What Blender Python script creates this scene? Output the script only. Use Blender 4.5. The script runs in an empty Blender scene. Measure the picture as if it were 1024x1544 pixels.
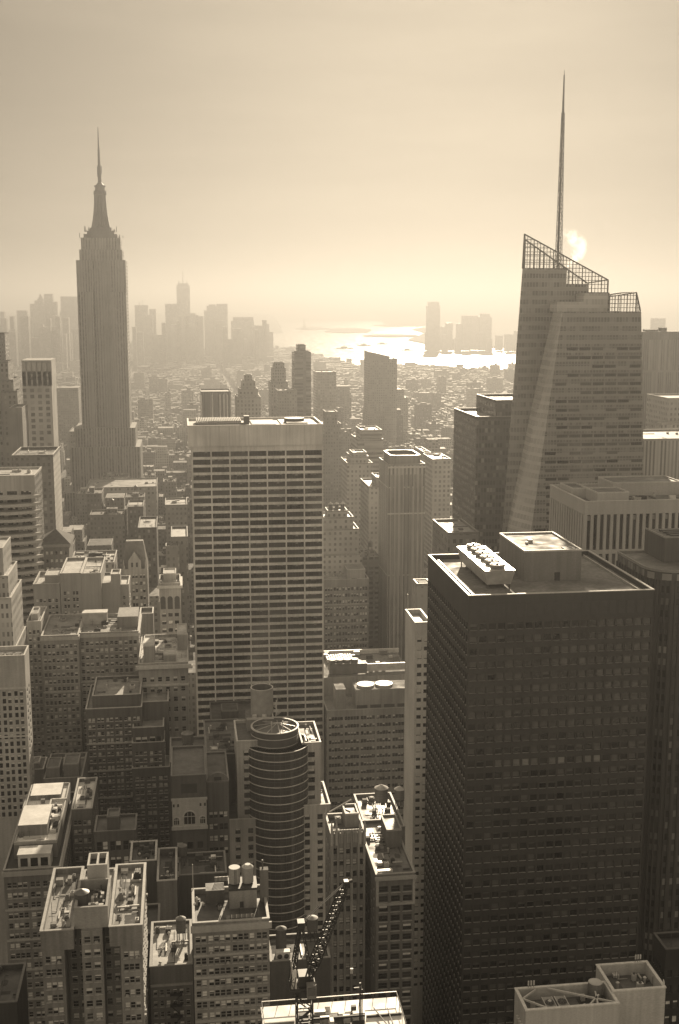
import bpy, math, random
from mathutils import Vector, Matrix, Quaternion
R = math.radians
random.seed(7)
S = bpy.context.scene
COL = S.collection
# ------------------------------------------------------------------ camera
CAMH, FPX, CX, CY = 250.0, 1800.0, 512.0, 772.0
YAW, PITCH = R(7.54), R(9.85)
cam_d = bpy.data.cameras.new('camera'); cam = bpy.data.objects.new('camera', cam_d); COL.objects.link(cam)
cam.location = (0, 0, CAMH); cam.rotation_euler = (R(90) - PITCH, 0, -YAW)
cam_d.sensor_fit = 'HORIZONTAL'; cam_d.sensor_width = 36; cam_d.lens = FPX / 1024 * 36
cam_d.clip_start = 1; cam_d.clip_end = 200000
S.camera = cam
# ------------------------------------------------------------------ sky, sun, exposure
SKY_POW, SKY_STR, EXPO = 0.43, 0.057, 0.78
SKY_FILL = 3.4
SUN_AZ, SUN_EL = R(13), R(18.5)          # azimuth from +Y towards +X
TINT = (1.0, 0.84, 0.62, 1)
W = bpy.data.worlds.new('World'); S.world = W; W.use_nodes = True
wn, wl = W.node_tree.nodes, W.node_tree.links
sky = wn.new('ShaderNodeTexSky'); sky.sky_type = 'NISHITA'; sky.sun_disc = False
sky.sun_elevation = SUN_EL; sky.sun_rotation = SUN_AZ
sky.air_density = 1.0; sky.dust_density = 2.5; sky.ozone_density = 1.0
bw = wn.new('ShaderNodeRGBToBW'); wl.new(sky.outputs[0], bw.inputs[0])
# thin high cloud, very faint
tc = wn.new('ShaderNodeTexCoord'); mp = wn.new('ShaderNodeMapping'); mp.inputs['Scale'].default_value = (1.6, 1.6, 11); mp.inputs['Rotation'].default_value = (.12, .1, 0)
nz = wn.new('ShaderNodeTexNoise'); nz.inputs['Scale'].default_value = 1.6; nz.inputs['Detail'].default_value = 5
wl.new(tc.outputs['Generated'], mp.inputs[0]); wl.new(mp.outputs[0], nz.inputs[0])
cr = wn.new('ShaderNodeMapRange'); cr.inputs[1].default_value = .45; cr.inputs[2].default_value = .8
cr.inputs[3].default_value = .95; cr.inputs[4].default_value = 1.15
wl.new(nz.outputs[0], cr.inputs[0])
pw = wn.new('ShaderNodeMath'); pw.operation = 'POWER'; wl.new(bw.outputs[0], pw.inputs[0]); pw.inputs[1].default_value = SKY_POW
mu = wn.new('ShaderNodeMath'); mu.operation = 'MULTIPLY'; wl.new(pw.outputs[0], mu.inputs[0]); wl.new(cr.outputs[0], mu.inputs[1])
# added fill: sky brightened overhead and behind the viewpoint to light shaded fronts
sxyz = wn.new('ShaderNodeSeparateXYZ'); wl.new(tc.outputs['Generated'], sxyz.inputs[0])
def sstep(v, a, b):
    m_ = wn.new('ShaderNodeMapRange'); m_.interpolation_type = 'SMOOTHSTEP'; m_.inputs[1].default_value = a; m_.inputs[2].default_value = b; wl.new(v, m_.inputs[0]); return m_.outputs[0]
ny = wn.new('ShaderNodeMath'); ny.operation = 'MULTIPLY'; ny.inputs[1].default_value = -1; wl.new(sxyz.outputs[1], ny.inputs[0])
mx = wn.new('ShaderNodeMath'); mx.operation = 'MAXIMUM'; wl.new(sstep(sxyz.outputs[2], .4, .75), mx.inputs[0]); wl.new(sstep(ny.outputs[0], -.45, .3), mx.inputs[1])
vl = wn.new('ShaderNodeMath'); vl.operation = 'MULTIPLY_ADD'; wl.new(mx.outputs[0], vl.inputs[0]); vl.inputs[1].default_value = SKY_FILL; vl.inputs[2].default_value = 1
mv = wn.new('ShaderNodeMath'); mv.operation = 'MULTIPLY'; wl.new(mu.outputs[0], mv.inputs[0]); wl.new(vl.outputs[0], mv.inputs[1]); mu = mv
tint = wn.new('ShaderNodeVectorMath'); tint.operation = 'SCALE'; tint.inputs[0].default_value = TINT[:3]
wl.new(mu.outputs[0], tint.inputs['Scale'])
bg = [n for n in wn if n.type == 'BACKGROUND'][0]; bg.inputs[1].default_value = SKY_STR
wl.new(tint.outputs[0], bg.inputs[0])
sun_d = bpy.data.lights.new('sun', 'SUN'); sun = bpy.data.objects.new('sun', sun_d); COL.objects.link(sun)
sdir = Vector((math.sin(SUN_AZ) * math.cos(SUN_EL), math.cos(SUN_AZ) * math.cos(SUN_EL), math.sin(SUN_EL)))
sun.rotation_euler = (-sdir).to_track_quat('-Z', 'Y').to_euler()
sun_d.energy = 5.0; sun_d.angle = R(0.5); sun_d.color = TINT[:3]
S.view_settings.view_transform = 'Standard'; S.view_settings.look = 'None'; S.view_settings.exposure = EXPO
S.view_settings.gamma = 1
HAZE_DENSITY, HAZE_ANISO, HAZE_ALBEDO = 2.25e-4, 0.62, 0.265
cy = S.cycles
cy.max_bounces = 5; cy.diffuse_bounces = 4; cy.glossy_bounces = 3; cy.transmission_bounces = 3; cy.volume_bounces = 1
cy.transparent_max_bounces = 12; cy.use_denoising = True
cy.caustics_reflective = False; cy.caustics_refractive = False
cy.sample_clamp_indirect = 4
# ------------------------------------------------------------------ pixel measurements -> metres
_h = Vector((math.sin(YAW), math.cos(YAW), 0)); _r = Vector((math.cos(YAW), -math.sin(YAW), 0))
_f = _h * math.cos(PITCH) - Vector((0, 0, 1)) * math.sin(PITCH); _u = _h * math.sin(PITCH) + Vector((0, 0, 1)) * math.cos(PITCH)
def ray(px, py): return _f + _r * ((px - CX) / FPX) + _u * ((CY - py) / FPX)
def P(px, py, Y):
    d = ray(px, py); t = Y / d.y
    return Vector((d.x * t, Y, CAMH + d.z * t))
def PX(px, py, X):
    d = ray(px, py); t = X / d.x
    return Vector((X, d.y * t, CAMH + d.z * t))
def G(px, py, z=0.0):
    d = ray(px, py); t = (z - CAMH) / d.z
    return Vector((d.x * t, d.y * t, z))
def proj(v):
    q = Vector(v) - Vector((0, 0, CAMH)); z = q.dot(_f)
    return (CX + FPX * q.dot(_r) / z, CY - FPX * q.dot(_u) / z, z)
# ------------------------------------------------------------------ materials
MC = {}
def nmat(name):
    m = bpy.data.materials.new(name); m.use_nodes = True
    return m, m.node_tree.nodes, m.node_tree.links, m.node_tree.nodes['Principled BSDF']
def mnode(n, l, op, a, b=None, c=None):
    x = n.new('ShaderNodeMath'); x.operation = op
    for i, q in enumerate((a, b, c)):
        if q is None: continue
        if isinstance(q, (int, float)): x.inputs[i].default_value = q
        else: l.new(q, x.inputs[i])
    return x.outputs[0]
def gray(n, l, val):
    c = n.new('ShaderNodeCombineColor')
    for i, k in enumerate((1.0, .985, .955)):
        l.new(mnode(n, l, 'MULTIPLY', val, k), c.inputs[i])
    return c.outputs[0]
def noise(n, l, scale, vec=None, detail=4, stretch=None):
    x = n.new('ShaderNodeTexNoise'); x.inputs['Scale'].default_value = scale; x.inputs['Detail'].default_value = detail
    if vec is None:
        g = n.new('ShaderNodeNewGeometry'); vec = g.outputs['Position']
    if stretch:
        mp = n.new('ShaderNodeMapping'); mp.inputs['Scale'].default_value = stretch; l.new(vec, mp.inputs[0]); vec = mp.outputs[0]
    l.new(vec, x.inputs['Vector'])
    return x.outputs[0]
def rng(n, l, v, a, b, lo=.3, hi=.7):
    x = n.new('ShaderNodeMapRange'); x.inputs[1].default_value = lo; x.inputs[2].default_value = hi
    x.inputs[3].default_value = a; x.inputs[4].default_value = b; l.new(v, x.inputs[0]); return x.outputs[0]
def wallmat(t, rough=.8, dirt=.3):
    """masonry: weathering, rain streaks and fine grain"""
    k = ('w', round(t, 3), rough, dirt)
    if k in MC: return MC[k]
    m, n, l, p = nmat('masonry')
    big = rng(n, l, noise(n, l, .06), 1 - dirt, 1 + dirt * .5)
    streak = rng(n, l, noise(n, l, 1.0, stretch=(.9, .9, .035), detail=3), 1 - dirt * .8, 1 + dirt * .3)
    fine = rng(n, l, noise(n, l, 2.2, stretch=(1, 1, 2.5), detail=2), .88, 1.1)
    v = mnode(n, l, 'MULTIPLY', mnode(n, l, 'MULTIPLY', big, streak), mnode(n, l, 'MULTIPLY', fine, t))
    l.new(gray(n, l, v), p.inputs['Base Color']); p.inputs['Roughness'].default_value = rough
    p.inputs['Specular IOR Level'].default_value = .3
    MC[k] = m; return m
def plain(t, rough=.5, metal=0.0, spec=.5, name='paint'):
    k = ('p', round(t, 3), rough, metal, spec)
    if k in MC: return MC[k]
    m, n, l, p = nmat(name)
    v = mnode(n, l, 'MULTIPLY', rng(n, l, noise(n, l, .5), .8, 1.15), t)
    l.new(gray(n, l, v), p.inputs['Base Color']); p.inputs['Roughness'].default_value = rough
    p.inputs['Metallic'].default_value = metal; p.inputs['Specular IOR Level'].default_value = spec
    MC[k] = m; return m
def roofmat(t, rough=.55, spec=.5):
    k = ('r', round(t, 3), rough, spec)
    if k in MC: return MC[k]
    m, n, l, p = nmat('roofing')
    a = rng(n, l, noise(n, l, .11, detail=6), *((.62, 1.25) if t < .7 else (.86, 1.08))); b = rng(n, l, noise(n, l, .9, detail=5), *((.75, 1.15) if t < .7 else (.88, 1.06)))
    v = mnode(n, l, 'MULTIPLY', mnode(n, l, 'MULTIPLY', a, b), t)
    l.new(gray(n, l, v), p.inputs['Base Color'])
    l.new(rng(n, l, noise(n, l, .25), rough - .12, rough + .2), p.inputs['Roughness'])
    p.inputs['Specular IOR Level'].default_value = spec
    MC[k] = m; return m
def glassmat(t=.02, rough=.08, spec=.5):
    k = ('g', round(t, 3), rough, spec)
    if k in MC: return MC[k]
    m, n, l, p = nmat('window_glass')
    oi = n.new('ShaderNodeObjectInfo')
    wn_ = n.new('ShaderNodeTexWhiteNoise'); wn_.noise_dimensions = '1D'
    g = n.new('ShaderNodeNewGeometry')
    l.new(mnode(n, l, 'ADD', oi.outputs['Random'], g.outputs['Random Per Island']), wn_.inputs['W'])
    v = mnode(n, l, 'MULTIPLY', rng(n, l, mnode(n, l, 'POWER', wn_.outputs[0], 2.0), .3, 3.2, 0, 1), t)
    l.new(gray(n, l, v), p.inputs['Base Color'])
    p.inputs['Roughness'].default_value = rough; p.inputs['Specular IOR Level'].default_value = spec
    bmp = n.new('ShaderNodeBump'); bmp.inputs['Strength'].default_value = .12; bmp.inputs['Distance'].default_value = .2
    l.new(noise(n, l, .8, detail=1), bmp.inputs['Height']); l.new(bmp.outputs[0], p.inputs['Normal'])
    MC[k] = m; return m
def texwall(w, g, pu, pz, fu, fz, wr=.8, gr=.25, span=None, var=.25, blind=.3, island=False, ou=0.0, oz=0.0):
    """far facade: wall with a grid of windows at real pitch (metres); span = tone of the strip between floors"""
    k = ('t', w, g, pu, pz, fu, fz, wr, gr, span, var, blind, island, ou, oz)
    if k in MC: return MC[k]
    m, n, l, p = nmat('far_facade')
    ge = n.new('ShaderNodeNewGeometry'); sp = n.new('ShaderNodeSeparateXYZ'); l.new(ge.outputs['Position'], sp.inputs[0])
    u = mnode(n, l, 'DIVIDE', mnode(n, l, 'ADD', mnode(n, l, 'ADD', sp.outputs[0], sp.outputs[1]), 5000 + ou), pu)
    z = mnode(n, l, 'DIVIDE', mnode(n, l, 'ADD', sp.outputs[2], 50 + oz), pz)
    fa = mnode(n, l, 'ABSOLUTE', mnode(n, l, 'SUBTRACT', mnode(n, l, 'FRACT', u), .5))
    fb = mnode(n, l, 'ABSOLUTE', mnode(n, l, 'SUBTRACT', mnode(n, l, 'FRACT', z), .5))
    inu = mnode(n, l, 'LESS_THAN', fa, fu / 2); inz = mnode(n, l, 'LESS_THAN', fb, fz / 2)
    win = mnode(n, l, 'MULTIPLY', inu, inz)
    cv = n.new('ShaderNodeCombineXYZ'); l.new(mnode(n, l, 'FLOOR', u), cv.inputs[0]); l.new(mnode(n, l, 'FLOOR', z), cv.inputs[1])
    wn_ = n.new('ShaderNodeTexWhiteNoise'); wn_.noise_dimensions = '2D'; l.new(cv.outputs[0], wn_.inputs['Vector'])
    bl = mnode(n, l, 'MULTIPLY', mnode(n, l, 'POWER', wn_.outputs[0], 3), blind)
    gl = mnode(n, l, 'ADD', bl, g)
    if island: rv = ge.outputs['Random Per Island']
    else: rv = n.new('ShaderNodeObjectInfo').outputs['Random']
    wt = mnode(n, l, 'MULTIPLY', rng(n, l, rv, 1 - var * 1.6, 1 + var, 0, 1), w)
    wt = mnode(n, l, 'MULTIPLY', wt, rng(n, l, noise(n, l, .05), .8, 1.15))
    if span is not None:
        x = n.new('ShaderNodeMix'); l.new(inu, x.inputs[0]); l.new(wt, x.inputs[2]); x.inputs[3].default_value = span; wt = x.outputs[0]
    x = n.new('ShaderNodeMix'); l.new(win, x.inputs[0]); l.new(wt, x.inputs[2]); l.new(gl, x.inputs[3])
    l.new(gray(n, l, x.outputs[0]), p.inputs['Base Color'])
    x = n.new('ShaderNodeMix'); l.new(win, x.inputs[0]); x.inputs[2].default_value = wr; x.inputs[3].default_value = gr
    l.new(x.outputs[0], p.inputs['Roughness'])
    p.inputs['Specular IOR Level'].default_value = .4
    MC[k] = m; return m
# ------------------------------------------------------------------ mesh builder
class MB:
    def __init__(s): s.v = []; s.f = []; s.m = []
    def quad(s, a, b, c, d, m=0):
        i = len(s.v); s.v += [a, b, c, d]; s.f.append((i, i + 1, i + 2, i + 3)); s.m.append(m)
    def tri(s, a, b, c, m=0):
        i = len(s.v); s.v += [a, b, c]; s.f.append((i, i + 1, i + 2)); s.m.append(m)
    def poly(s, pts, m=0):
        i = len(s.v); s.v += list(pts); s.f.append(tuple(range(i, i + len(pts)))); s.m.append(m)
    def box(s, x0, x1, y0, y1, z0, z1, m=0, bottom=True, top=None, tm=None):
        if top is None: t = (x0, x1, y0, y1)
        else: t = top
        i = len(s.v)
        s.v += [(x0, y0, z0), (x1, y0, z0), (x1, y1, z0), (x0, y1, z0), (t[0], t[2], z1), (t[1], t[2], z1), (t[1], t[3], z1), (t[0], t[3], z1)]
        fs = [(0, 1, 5, 4), (1, 2, 6, 5), (2, 3, 7, 6), (3, 0, 4, 7), (4, 5, 6, 7)] + ([(3, 2, 1, 0)] if bottom else [])
        for k, q in enumerate(fs):
            s.f.append(tuple(i + a for a in q)); s.m.append(tm if (tm is not None and k == 4) else m)
    def cyl(s, cx, cy_, z0, z1, r0, r1=None, n=20, m=0, cap=True, capm=None, a0=0.0):
        r1 = r0 if r1 is None else r1; i = len(s.v)
        for k in range(n):
            a = a0 + 2 * math.pi * k / n; s.v.append((cx + r0 * math.cos(a), cy_ + r0 * math.sin(a), z0))
        for k in range(n):
            a = a0 + 2 * math.pi * k / n; s.v.append((cx + r1 * math.cos(a), cy_ + r1 * math.sin(a), z1))
        for k in range(n):
            s.f.append((i + k, i + (k + 1) % n, i + n + (k + 1) % n, i + n + k)); s.m.append(m)
        if cap:
            s.f.append(tuple(i + n + k for k in range(n))); s.m.append(m if capm is None else capm)
            s.f.append(tuple(i + k for k in reversed(range(n)))); s.m.append(m)
    def beam(s, p, q, w, m=0, h=None):
        p = Vector(p); q = Vector(q); d = (q - p).normalized()
        up = Vector((0, 0, 1)) if abs(d.z) < .95 else Vector((0, 1, 0))
        a = d.cross(up).normalized() * (w / 2); b = a.cross(d).normalized() * ((h or w) / 2)
        i = len(s.v)
        for o in (p, q):
            for (sa, sb) in ((-1, -1), (1, -1), (1, 1), (-1, 1)): s.v.append(tuple(o + a * sa + b * sb))
        for f in ((0, 1, 5, 4), (1, 2, 6, 5), (2, 3, 7, 6), (3, 0, 4, 7), (0, 3, 2, 1), (4, 5, 6, 7)):
            s.f.append(tuple(i + x for x in f)); s.m.append(m)
    def prism(s, pts, z0, z1, m=0, tm=None):
        n = len(pts); i = len(s.v)
        s.v += [(x, y, z0) for x, y in pts] + [(x, y, z1) for x, y in pts]
        for k in range(n):
            s.f.append((i + k, i + (k + 1) % n, i + n + (k + 1) % n, i + n + k)); s.m.append(m)
        s.f.append(tuple(range(i + n, i + 2 * n))); s.m.append(m if tm is None else tm)
        s.f.append(tuple(reversed(range(i, i + n)))); s.m.append(m)
    def build(s, name, mats, parent=None, org=(0, 0, 0), smooth=False):
        if not s.f: return None
        me = bpy.data.meshes.new(name); ox, oy, oz = org
        me.from_pydata([(a - ox, b - oy, c - oz) for a, b, c in s.v], [], s.f)
        for m in mats: me.materials.append(m)
        me.polygons.foreach_set('material_index', s.m)
        if smooth: me.polygons.foreach_set('use_smooth', [True] * len(s.f))
        me.update()
        o = bpy.data.objects.new(name, me); COL.objects.link(o)
        if parent is not None: o.parent = parent
        else: o.location = org
        return o
def tag(o, label, cat, group=None, kind=None):
    if label: o['label'] = label
    if cat: o['category'] = cat
    if group: o['group'] = group
    if kind: o['kind'] = kind
    return o
def thing(name, label, cat, loc, group=None):
    o = bpy.data.objects.new(name, None); COL.objects.link(o); o.location = loc; o.empty_display_size = .5
    return tag(o, label, cat, group)
def struct(name, mb, mats):
    o = mb.build(name, mats); o['kind'] = 'structure'; return o
# ------------------------------------------------------------------ window kinds (unit size, x and z in 0..1 about the centre, -y is out)
FRAME_D, FRAME_L, BLIND, BLIND2 = plain(.06, .5, name='dark_frame'), plain(.42, .5, name='pale_frame'), plain(.75, .7, name='blind'), plain(.3, .7, name='shade_blind')
GLASS = glassmat(.018, .07, .5)
def win_quads(style, blind, rnd):
    q = []
    def rect(x0, x1, z0, z1, y, m): q.append((((x0, y, z0), (x1, y, z0), (x1, y, z1), (x0, y, z1)), m))
    def bar(x0, x1, z0, z1, y, m):
        rect(x0, x1, z0, z1, y, m)
        q.append((((x0, 0, z0), (x1, 0, z0), (x1, y, z0), (x0, y, z0)), m)); q.append((((x0, 0, z1), (x1, 0, z1), (x1, y, z1), (x0, y, z1)), m))
        q.append((((x0, 0, z0), (x0, 0, z1), (x0, y, z1), (x0, y, z0)), m)); q.append((((x1, 0, z0), (x1, 0, z1), (x1, y, z1), (x1, y, z0)), m))
    rect(-.5, .5, -.5, .5, 0, 1)
    if style == 'sash':
        for a in ((-.5, -.43, -.5, .5), (.43, .5, -.5, .5), (-.43, .43, -.5, -.45), (-.43, .43, .45, .5), (-.43, .43, -.03, .03)): bar(*a, -.07, 0)
        if blind: rect(-.43, .43, .45 - .9 * blind, .45, -.012, 2)
    elif style == 'pane':
        for a in ((-.5, -.46, -.5, .5), (.46, .5, -.5, .5), (-.46, .46, -.5, -.45), (-.46, .46, .46, .5)): bar(*a, -.06, 0)
        if blind: rect(-.46, .46, .46 - .9 * blind, .46, -.012, 2)
    elif style == 'multi':
        for a in ((-.5, -.485, -.5, .5), (.485, .5, -.5, .5), (-.485, .485, -.5, -.45), (-.485, .485, .46, .5)): bar(*a, -.06, 0)
        n = 4
        for k in range(1, n): bar(-.5 + k / n - .008, -.5 + k / n + .008, -.45, .46, -.06, 0)
        for k in range(n):
            b = rnd.choice((0, 0, .3, .5, .85)) * (blind > 0)
            if b: rect(-.5 + k / n + .012, -.5 + (k + 1) / n - .012, .46 - .9 * b, .46, -.012, 2)
    elif style == 'mullion':
        if blind:
            for k in range(6):
                b = rnd.choice((0, 0, 0, .25, .5, 1.0)) * blind
                if b > .05: rect(-.5 + k / 6 + .008, -.5 + (k + 1) / 6 - .008, .5 - b, .5, -.012, 2)
        for k in range(0, 7): bar(-.5 + k / 6 - .006 + (.006 if k == 0 else 0) - (.006 if k == 6 else 0), -.5 + k / 6 + .006, -.5, .5, -.05, 0)
    return q
VARS = {}
def variant(style, blind, mats, key):
    k = (style, blind, key)
    if k not in VARS:
        rnd = random.Random(hash(str(k)) % 1000 if False else len(VARS) * 13 + 5)
        q = win_quads(style, blind, rnd)
        me = bpy.data.meshes.new('window')
        v = []; f = []; mi = []
        for pts, m in q:
            i = len(v); v += pts; f.append((i, i + 1, i + 2, i + 3)); mi.append(m)
        me.from_pydata(v, [], f)
        for m in mats: me.materials.append(m)
        me.polygons.foreach_set('material_index', mi); me.update()
        VARS[k] = (me, q)
    return VARS[k]
# ------------------------------------------------------------------ buildings
FACES = {'N': 0.0, 'W': math.pi / 2, 'E': -math.pi / 2}
def to3(face, fx, u, z, d=0.0):
    if face == 'N': return (u, fx - d, z)
    if face == 'W': return (fx + d, u, z)
    return (fx - d, u, z)
def spec(ng=6, k=2, a=.5, m=.25, fh=3.6, lo=.25, hi=.75, top=1.5, d=.3, style='sash', blinds=(0, 0, .3, .5, .9), bel=(), ylow=None, belt=0, skip=(), sill=False, ac=.07):
    return dict(ng=ng, k=k, a=a, m=m, fh=fh, lo=lo, hi=hi, top=top, d=d, style=style, blinds=blinds, bel=bel, ylow=ylow, belt=belt, skip=skip, sill=sill, ac=ac)
LANDMARKS = []
FOOT = []      # footprints of placed buildings (x0,x1,y0,y1)
class Bld:
    def __init__(s, name, label, cat, tone, group=None, trim=None, roof=.22, rough=.8, frame=FRAME_D, glass=None, blind=BLIND, tex=None, dirt=.3, roofspec=.5, roofrough=.5):
        s.name, s.label, s.cat, s.group = name, label, cat, group
        s.mats = [wallmat(tone, rough, dirt), wallmat(trim if trim is not None else min(.7, tone * 1.25), .55, .15), tex or wallmat(tone, rough, dirt)]
        s.rmats = [roofmat(roof, roofrough, roofspec), plain(.6, .4, .3, name='roof_metal'), plain(.05, .6, name='roof_tar'), s.mats[0], roofmat(max(.05, roof * .55), .7, .2), roofmat(min(.8, roof * 1.35), .7, .2), roofmat(max(.04, roof * .4), .25, .5)]
        s.wmats = [frame, glass or GLASS, blind]; s.key = str([m.name for m in s.wmats])
        s.w = MB(); s.r = MB(); s.wins = []; s.org = None; s.pent = []; s.rnd = random.Random(hash_s(label))
        s.extra = []
    def face(s, face, fx, u0, u1, z0, z1, sp, y_front):
        w = s.w
        if sp is None or sp == 'tex':
            m = 2 if sp == 'tex' else 0
            w.quad(to3(face, fx, u0, z0), to3(face, fx, u1, z0), to3(face, fx, u1, z1), to3(face, fx, u0, z1), m); return
        L = u1 - u0; ng = sp['ng']; ks = sp['k'] if isinstance(sp['k'], (list, tuple)) else [sp['k']] * ng
        ng = len(ks)
        unit = L / ((ng + 1) * sp['a'] + sum(k + (k - 1) * sp['m'] for k in ks))
        cols = []; u = u0 + sp['a'] * unit
        for g in range(ng):
            for j in range(ks[g]):
                if g not in sp['skip']: cols.append((u, u + unit))
                u += unit * (1 + sp['m'])
            u += unit * (sp['a'] - sp['m'])
        zmin = z0
        if sp['ylow']:
            zmin = max(z0, P(*(proj(to3(face, fx, (u0 + u1) / 2, z1))[0], sp['ylow']), y_front).z)
        zt = z1 - sp['top']; last = z1; fh = sp['fh']; d = sp['d']; r = 0
        while zt - fh > zmin:
            a, b = zt - fh + fh * sp['lo'], zt - fh + fh * sp['hi']
            w.quad(to3(face, fx, u0, b), to3(face, fx, u1, b), to3(face, fx, u1, last), to3(face, fx, u0, last), 0)
            pu = u0
            for (c0, c1) in cols:
                w.quad(to3(face, fx, pu, a), to3(face, fx, c0, a), to3(face, fx, c0, b), to3(face, fx, pu, b), 0); pu = c1
                w.quad(to3(face, fx, c0, a), to3(face, fx, c1, a), to3(face, fx, c1, a, -d), to3(face, fx, c0, a, -d), 1)
                w.quad(to3(face, fx, c0, b), to3(face, fx, c1, b), to3(face, fx, c1, b, -d), to3(face, fx, c0, b, -d), 0)
                w.quad(to3(face, fx, c0, a), to3(face, fx, c0, b), to3(face, fx, c0, b, -d), to3(face, fx, c0, a, -d), 0)
                w.quad(to3(face, fx, c1, a), to3(face, fx, c1, b), to3(face, fx, c1, b, -d), to3(face, fx, c1, a, -d), 0)
                s.wins.append((face, to3(face, fx, (c0 + c1) / 2, (a + b) / 2, -d), c1 - c0, b - a, sp['style'], s.rnd.choice(sp['blinds'])))
                if sp['sill']:
                    s.fbox(face, fx, c0 - .12, c1 + .12, a - .2, a - .003, .15, 1)
                    if s.rnd.random() < sp['ac']: s.fbox(face, fx, c0 + (c1 - c0) * .22, c0 + (c1 - c0) * .72, a + .003, a + .5, .4, 1)
            w.quad(to3(face, fx, pu, a), to3(face, fx, u1, a), to3(face, fx, u1, b), to3(face, fx, pu, b), 0)
            last = a; zt -= fh; r += 1
            if sp['belt'] and r % sp['belt'] == 0: s.fbox(face, fx, u0, u1, zt + fh * .05 - .25, zt + fh * .05 + .25, .3, 1)
        w.quad(to3(face, fx, u0, z0), to3(face, fx, u1, z0), to3(face, fx, u1, last), to3(face, fx, u0, last), 0)
    def fbox(s, face, fx, u0, u1, z0, z1, d, m=1):
        """a box standing d proud of a face"""
        if face == 'N': s.w.box(u0, u1, fx - d, fx + .003, z0, z1, m)
        elif face == 'W': s.w.box(fx - .003, fx + d, u0, u1, z0, z1, m)
        else: s.w.box(fx - d, fx + .003, u0, u1, z0, z1, m)
    def tier(s, x0, x1, y0, y1, z0, z1, N=None, side=None, par=1.1, pt=.45, cor=0.0, roof=0):
        if s.org is None: s.org = ((x0 + x1) / 2, y0, 0)
        FOOT.append((x0, x1, y0, y1)); s.last = (x0, x1, y0, y1, z0, z1)
        s.face('N', y0, x0, x1, z0, z1, N, y0)
        vis = 'E' if x0 > 0 else ('W' if x1 < 0 else None)
        s.face('E', x0, y0, y1, z0, z1, side if vis == 'E' else ('tex' if N == 'tex' else None), y0)
        s.face('W', x1, y0, y1, z0, z1, side if vis == 'W' else ('tex' if N == 'tex' else None), y0)
        s.w.quad((x1, y1, z0), (x0, y1, z0), (x0, y1, z1), (x1, y1, z1), 2 if N == 'tex' else 0)
        s.r.quad((x0, y0, z1), (x1, y0, z1), (x1, y1, z1), (x0, y1, z1), roof)
        if par > 0:
            e = .12
            for (a, b, c, d) in ((x0, x1, y0, y0 + pt), (x0, x1, y1 - pt, y1), (x0, x0 + pt, y0 + pt, y1 - pt), (x1 - pt, x1, y0 + pt, y1 - pt)):
                s.w.box(a, b, c, d, z1 + .002, z1 + par, 0, bottom=False)
            t = z1 + par + .002
            for (a, b, c, d) in ((x0 - e, x1 + e, y0 - e, y0 + pt), (x0 - e, x1 + e, y1 - pt, y1 + e), (x0 - e, x0 + pt, y0 + pt, y1 - pt), (x1 - pt, x1 + e, y0 + pt, y1 - pt)):
                s.w.box(a, b, c, d, t, t + .22, 1)
        if cor > 0:
            s.w.box(x0 - cor, x1 + cor, y0 - cor, y0 - .003, z1 - .9, z1 + .5, 1)
            if vis == 'E': s.w.box(x0 - cor, x0 - .003, y0, y1, z1 - .9, z1 + .5, 1)
            if vis == 'W': s.w.box(x1 + .003, x1 + cor, y0, y1, z1 - .9, z1 + .5, 1)
        return s
    def tp(s, xl, xr, yt, Y, D, z0=0.0, **kw):
        a = P(xl, yt, Y).x; b = P(xr, yt, Y).x; z = P((xl + xr) / 2, yt, Y).z
        return s.tier(a, b, Y, Y + D, z0, z, **kw)
    def hut(s, fx0, fx1, fy0, fy1, h, m=3, par=True):
        """roof hut at fractions of the last tier's roof"""
        x0, x1, y0, y1, z0, z1 = s.last
        a, b, c, d = x0 + (x1 - x0) * fx0, x0 + (x1 - x0) * fx1, y0 + (y1 - y0) * fy0, y0 + (y1 - y0) * fy1
        mb = MB(); mb.box(a, b, c, d, z1 + .003, z1 + h, 0, bottom=False, tm=1)
        if par:
            for (p, q, r_, t) in ((a, b, c, c + .3), (a, b, d - .3, d), (a, a + .3, c + .3, d - .3), (b - .3, b, c + .3, d - .3)): mb.box(p - .06, q + .06, r_ - .06, t + .06, z1 + h + .002, z1 + h + .5, 2)
        s.extra.append(('penthouse', mb, [s.mats[0] if m == 3 else s.rmats[m], s.rmats[0], s.mats[1]]))
        return s
    def clutter(s, n, big=2.2):
        """ducts, kerbs, hatches, pipes, patches and puddles that belong to the roof"""
        x0, x1, y0, y1, z0, z = s.last; r = s.rnd
        rx = lambda w: r.uniform(x0 + .7, max(x0 + .8, x1 - .7 - w)); ry = lambda d: r.uniform(y0 + .7, max(y0 + .8, y1 - .7 - d))
        for i in range(max(3, n // 2)):          # repairs and puddles lie flat
            w, d = r.uniform(.8, min(7, (x1 - x0) * .45)), r.uniform(.8, min(7, (y1 - y0) * .45)); x, y = rx(w), ry(d); t = .012 + .004 * i
            pts = [(x + w * (.5 + .5 * r.uniform(.7, 1) * math.cos(a * math.pi / 5)), y + d * (.5 + .5 * r.uniform(.7, 1) * math.sin(a * math.pi / 5))) for a in range(10)]
            if r.random() < .5: pts = [(x, y), (x + w, y), (x + w, y + d), (x, y + d)]
            s.r.poly([(px, py, z + t) for px, py in pts], r.choice((4, 4, 5, 6)))
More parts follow.
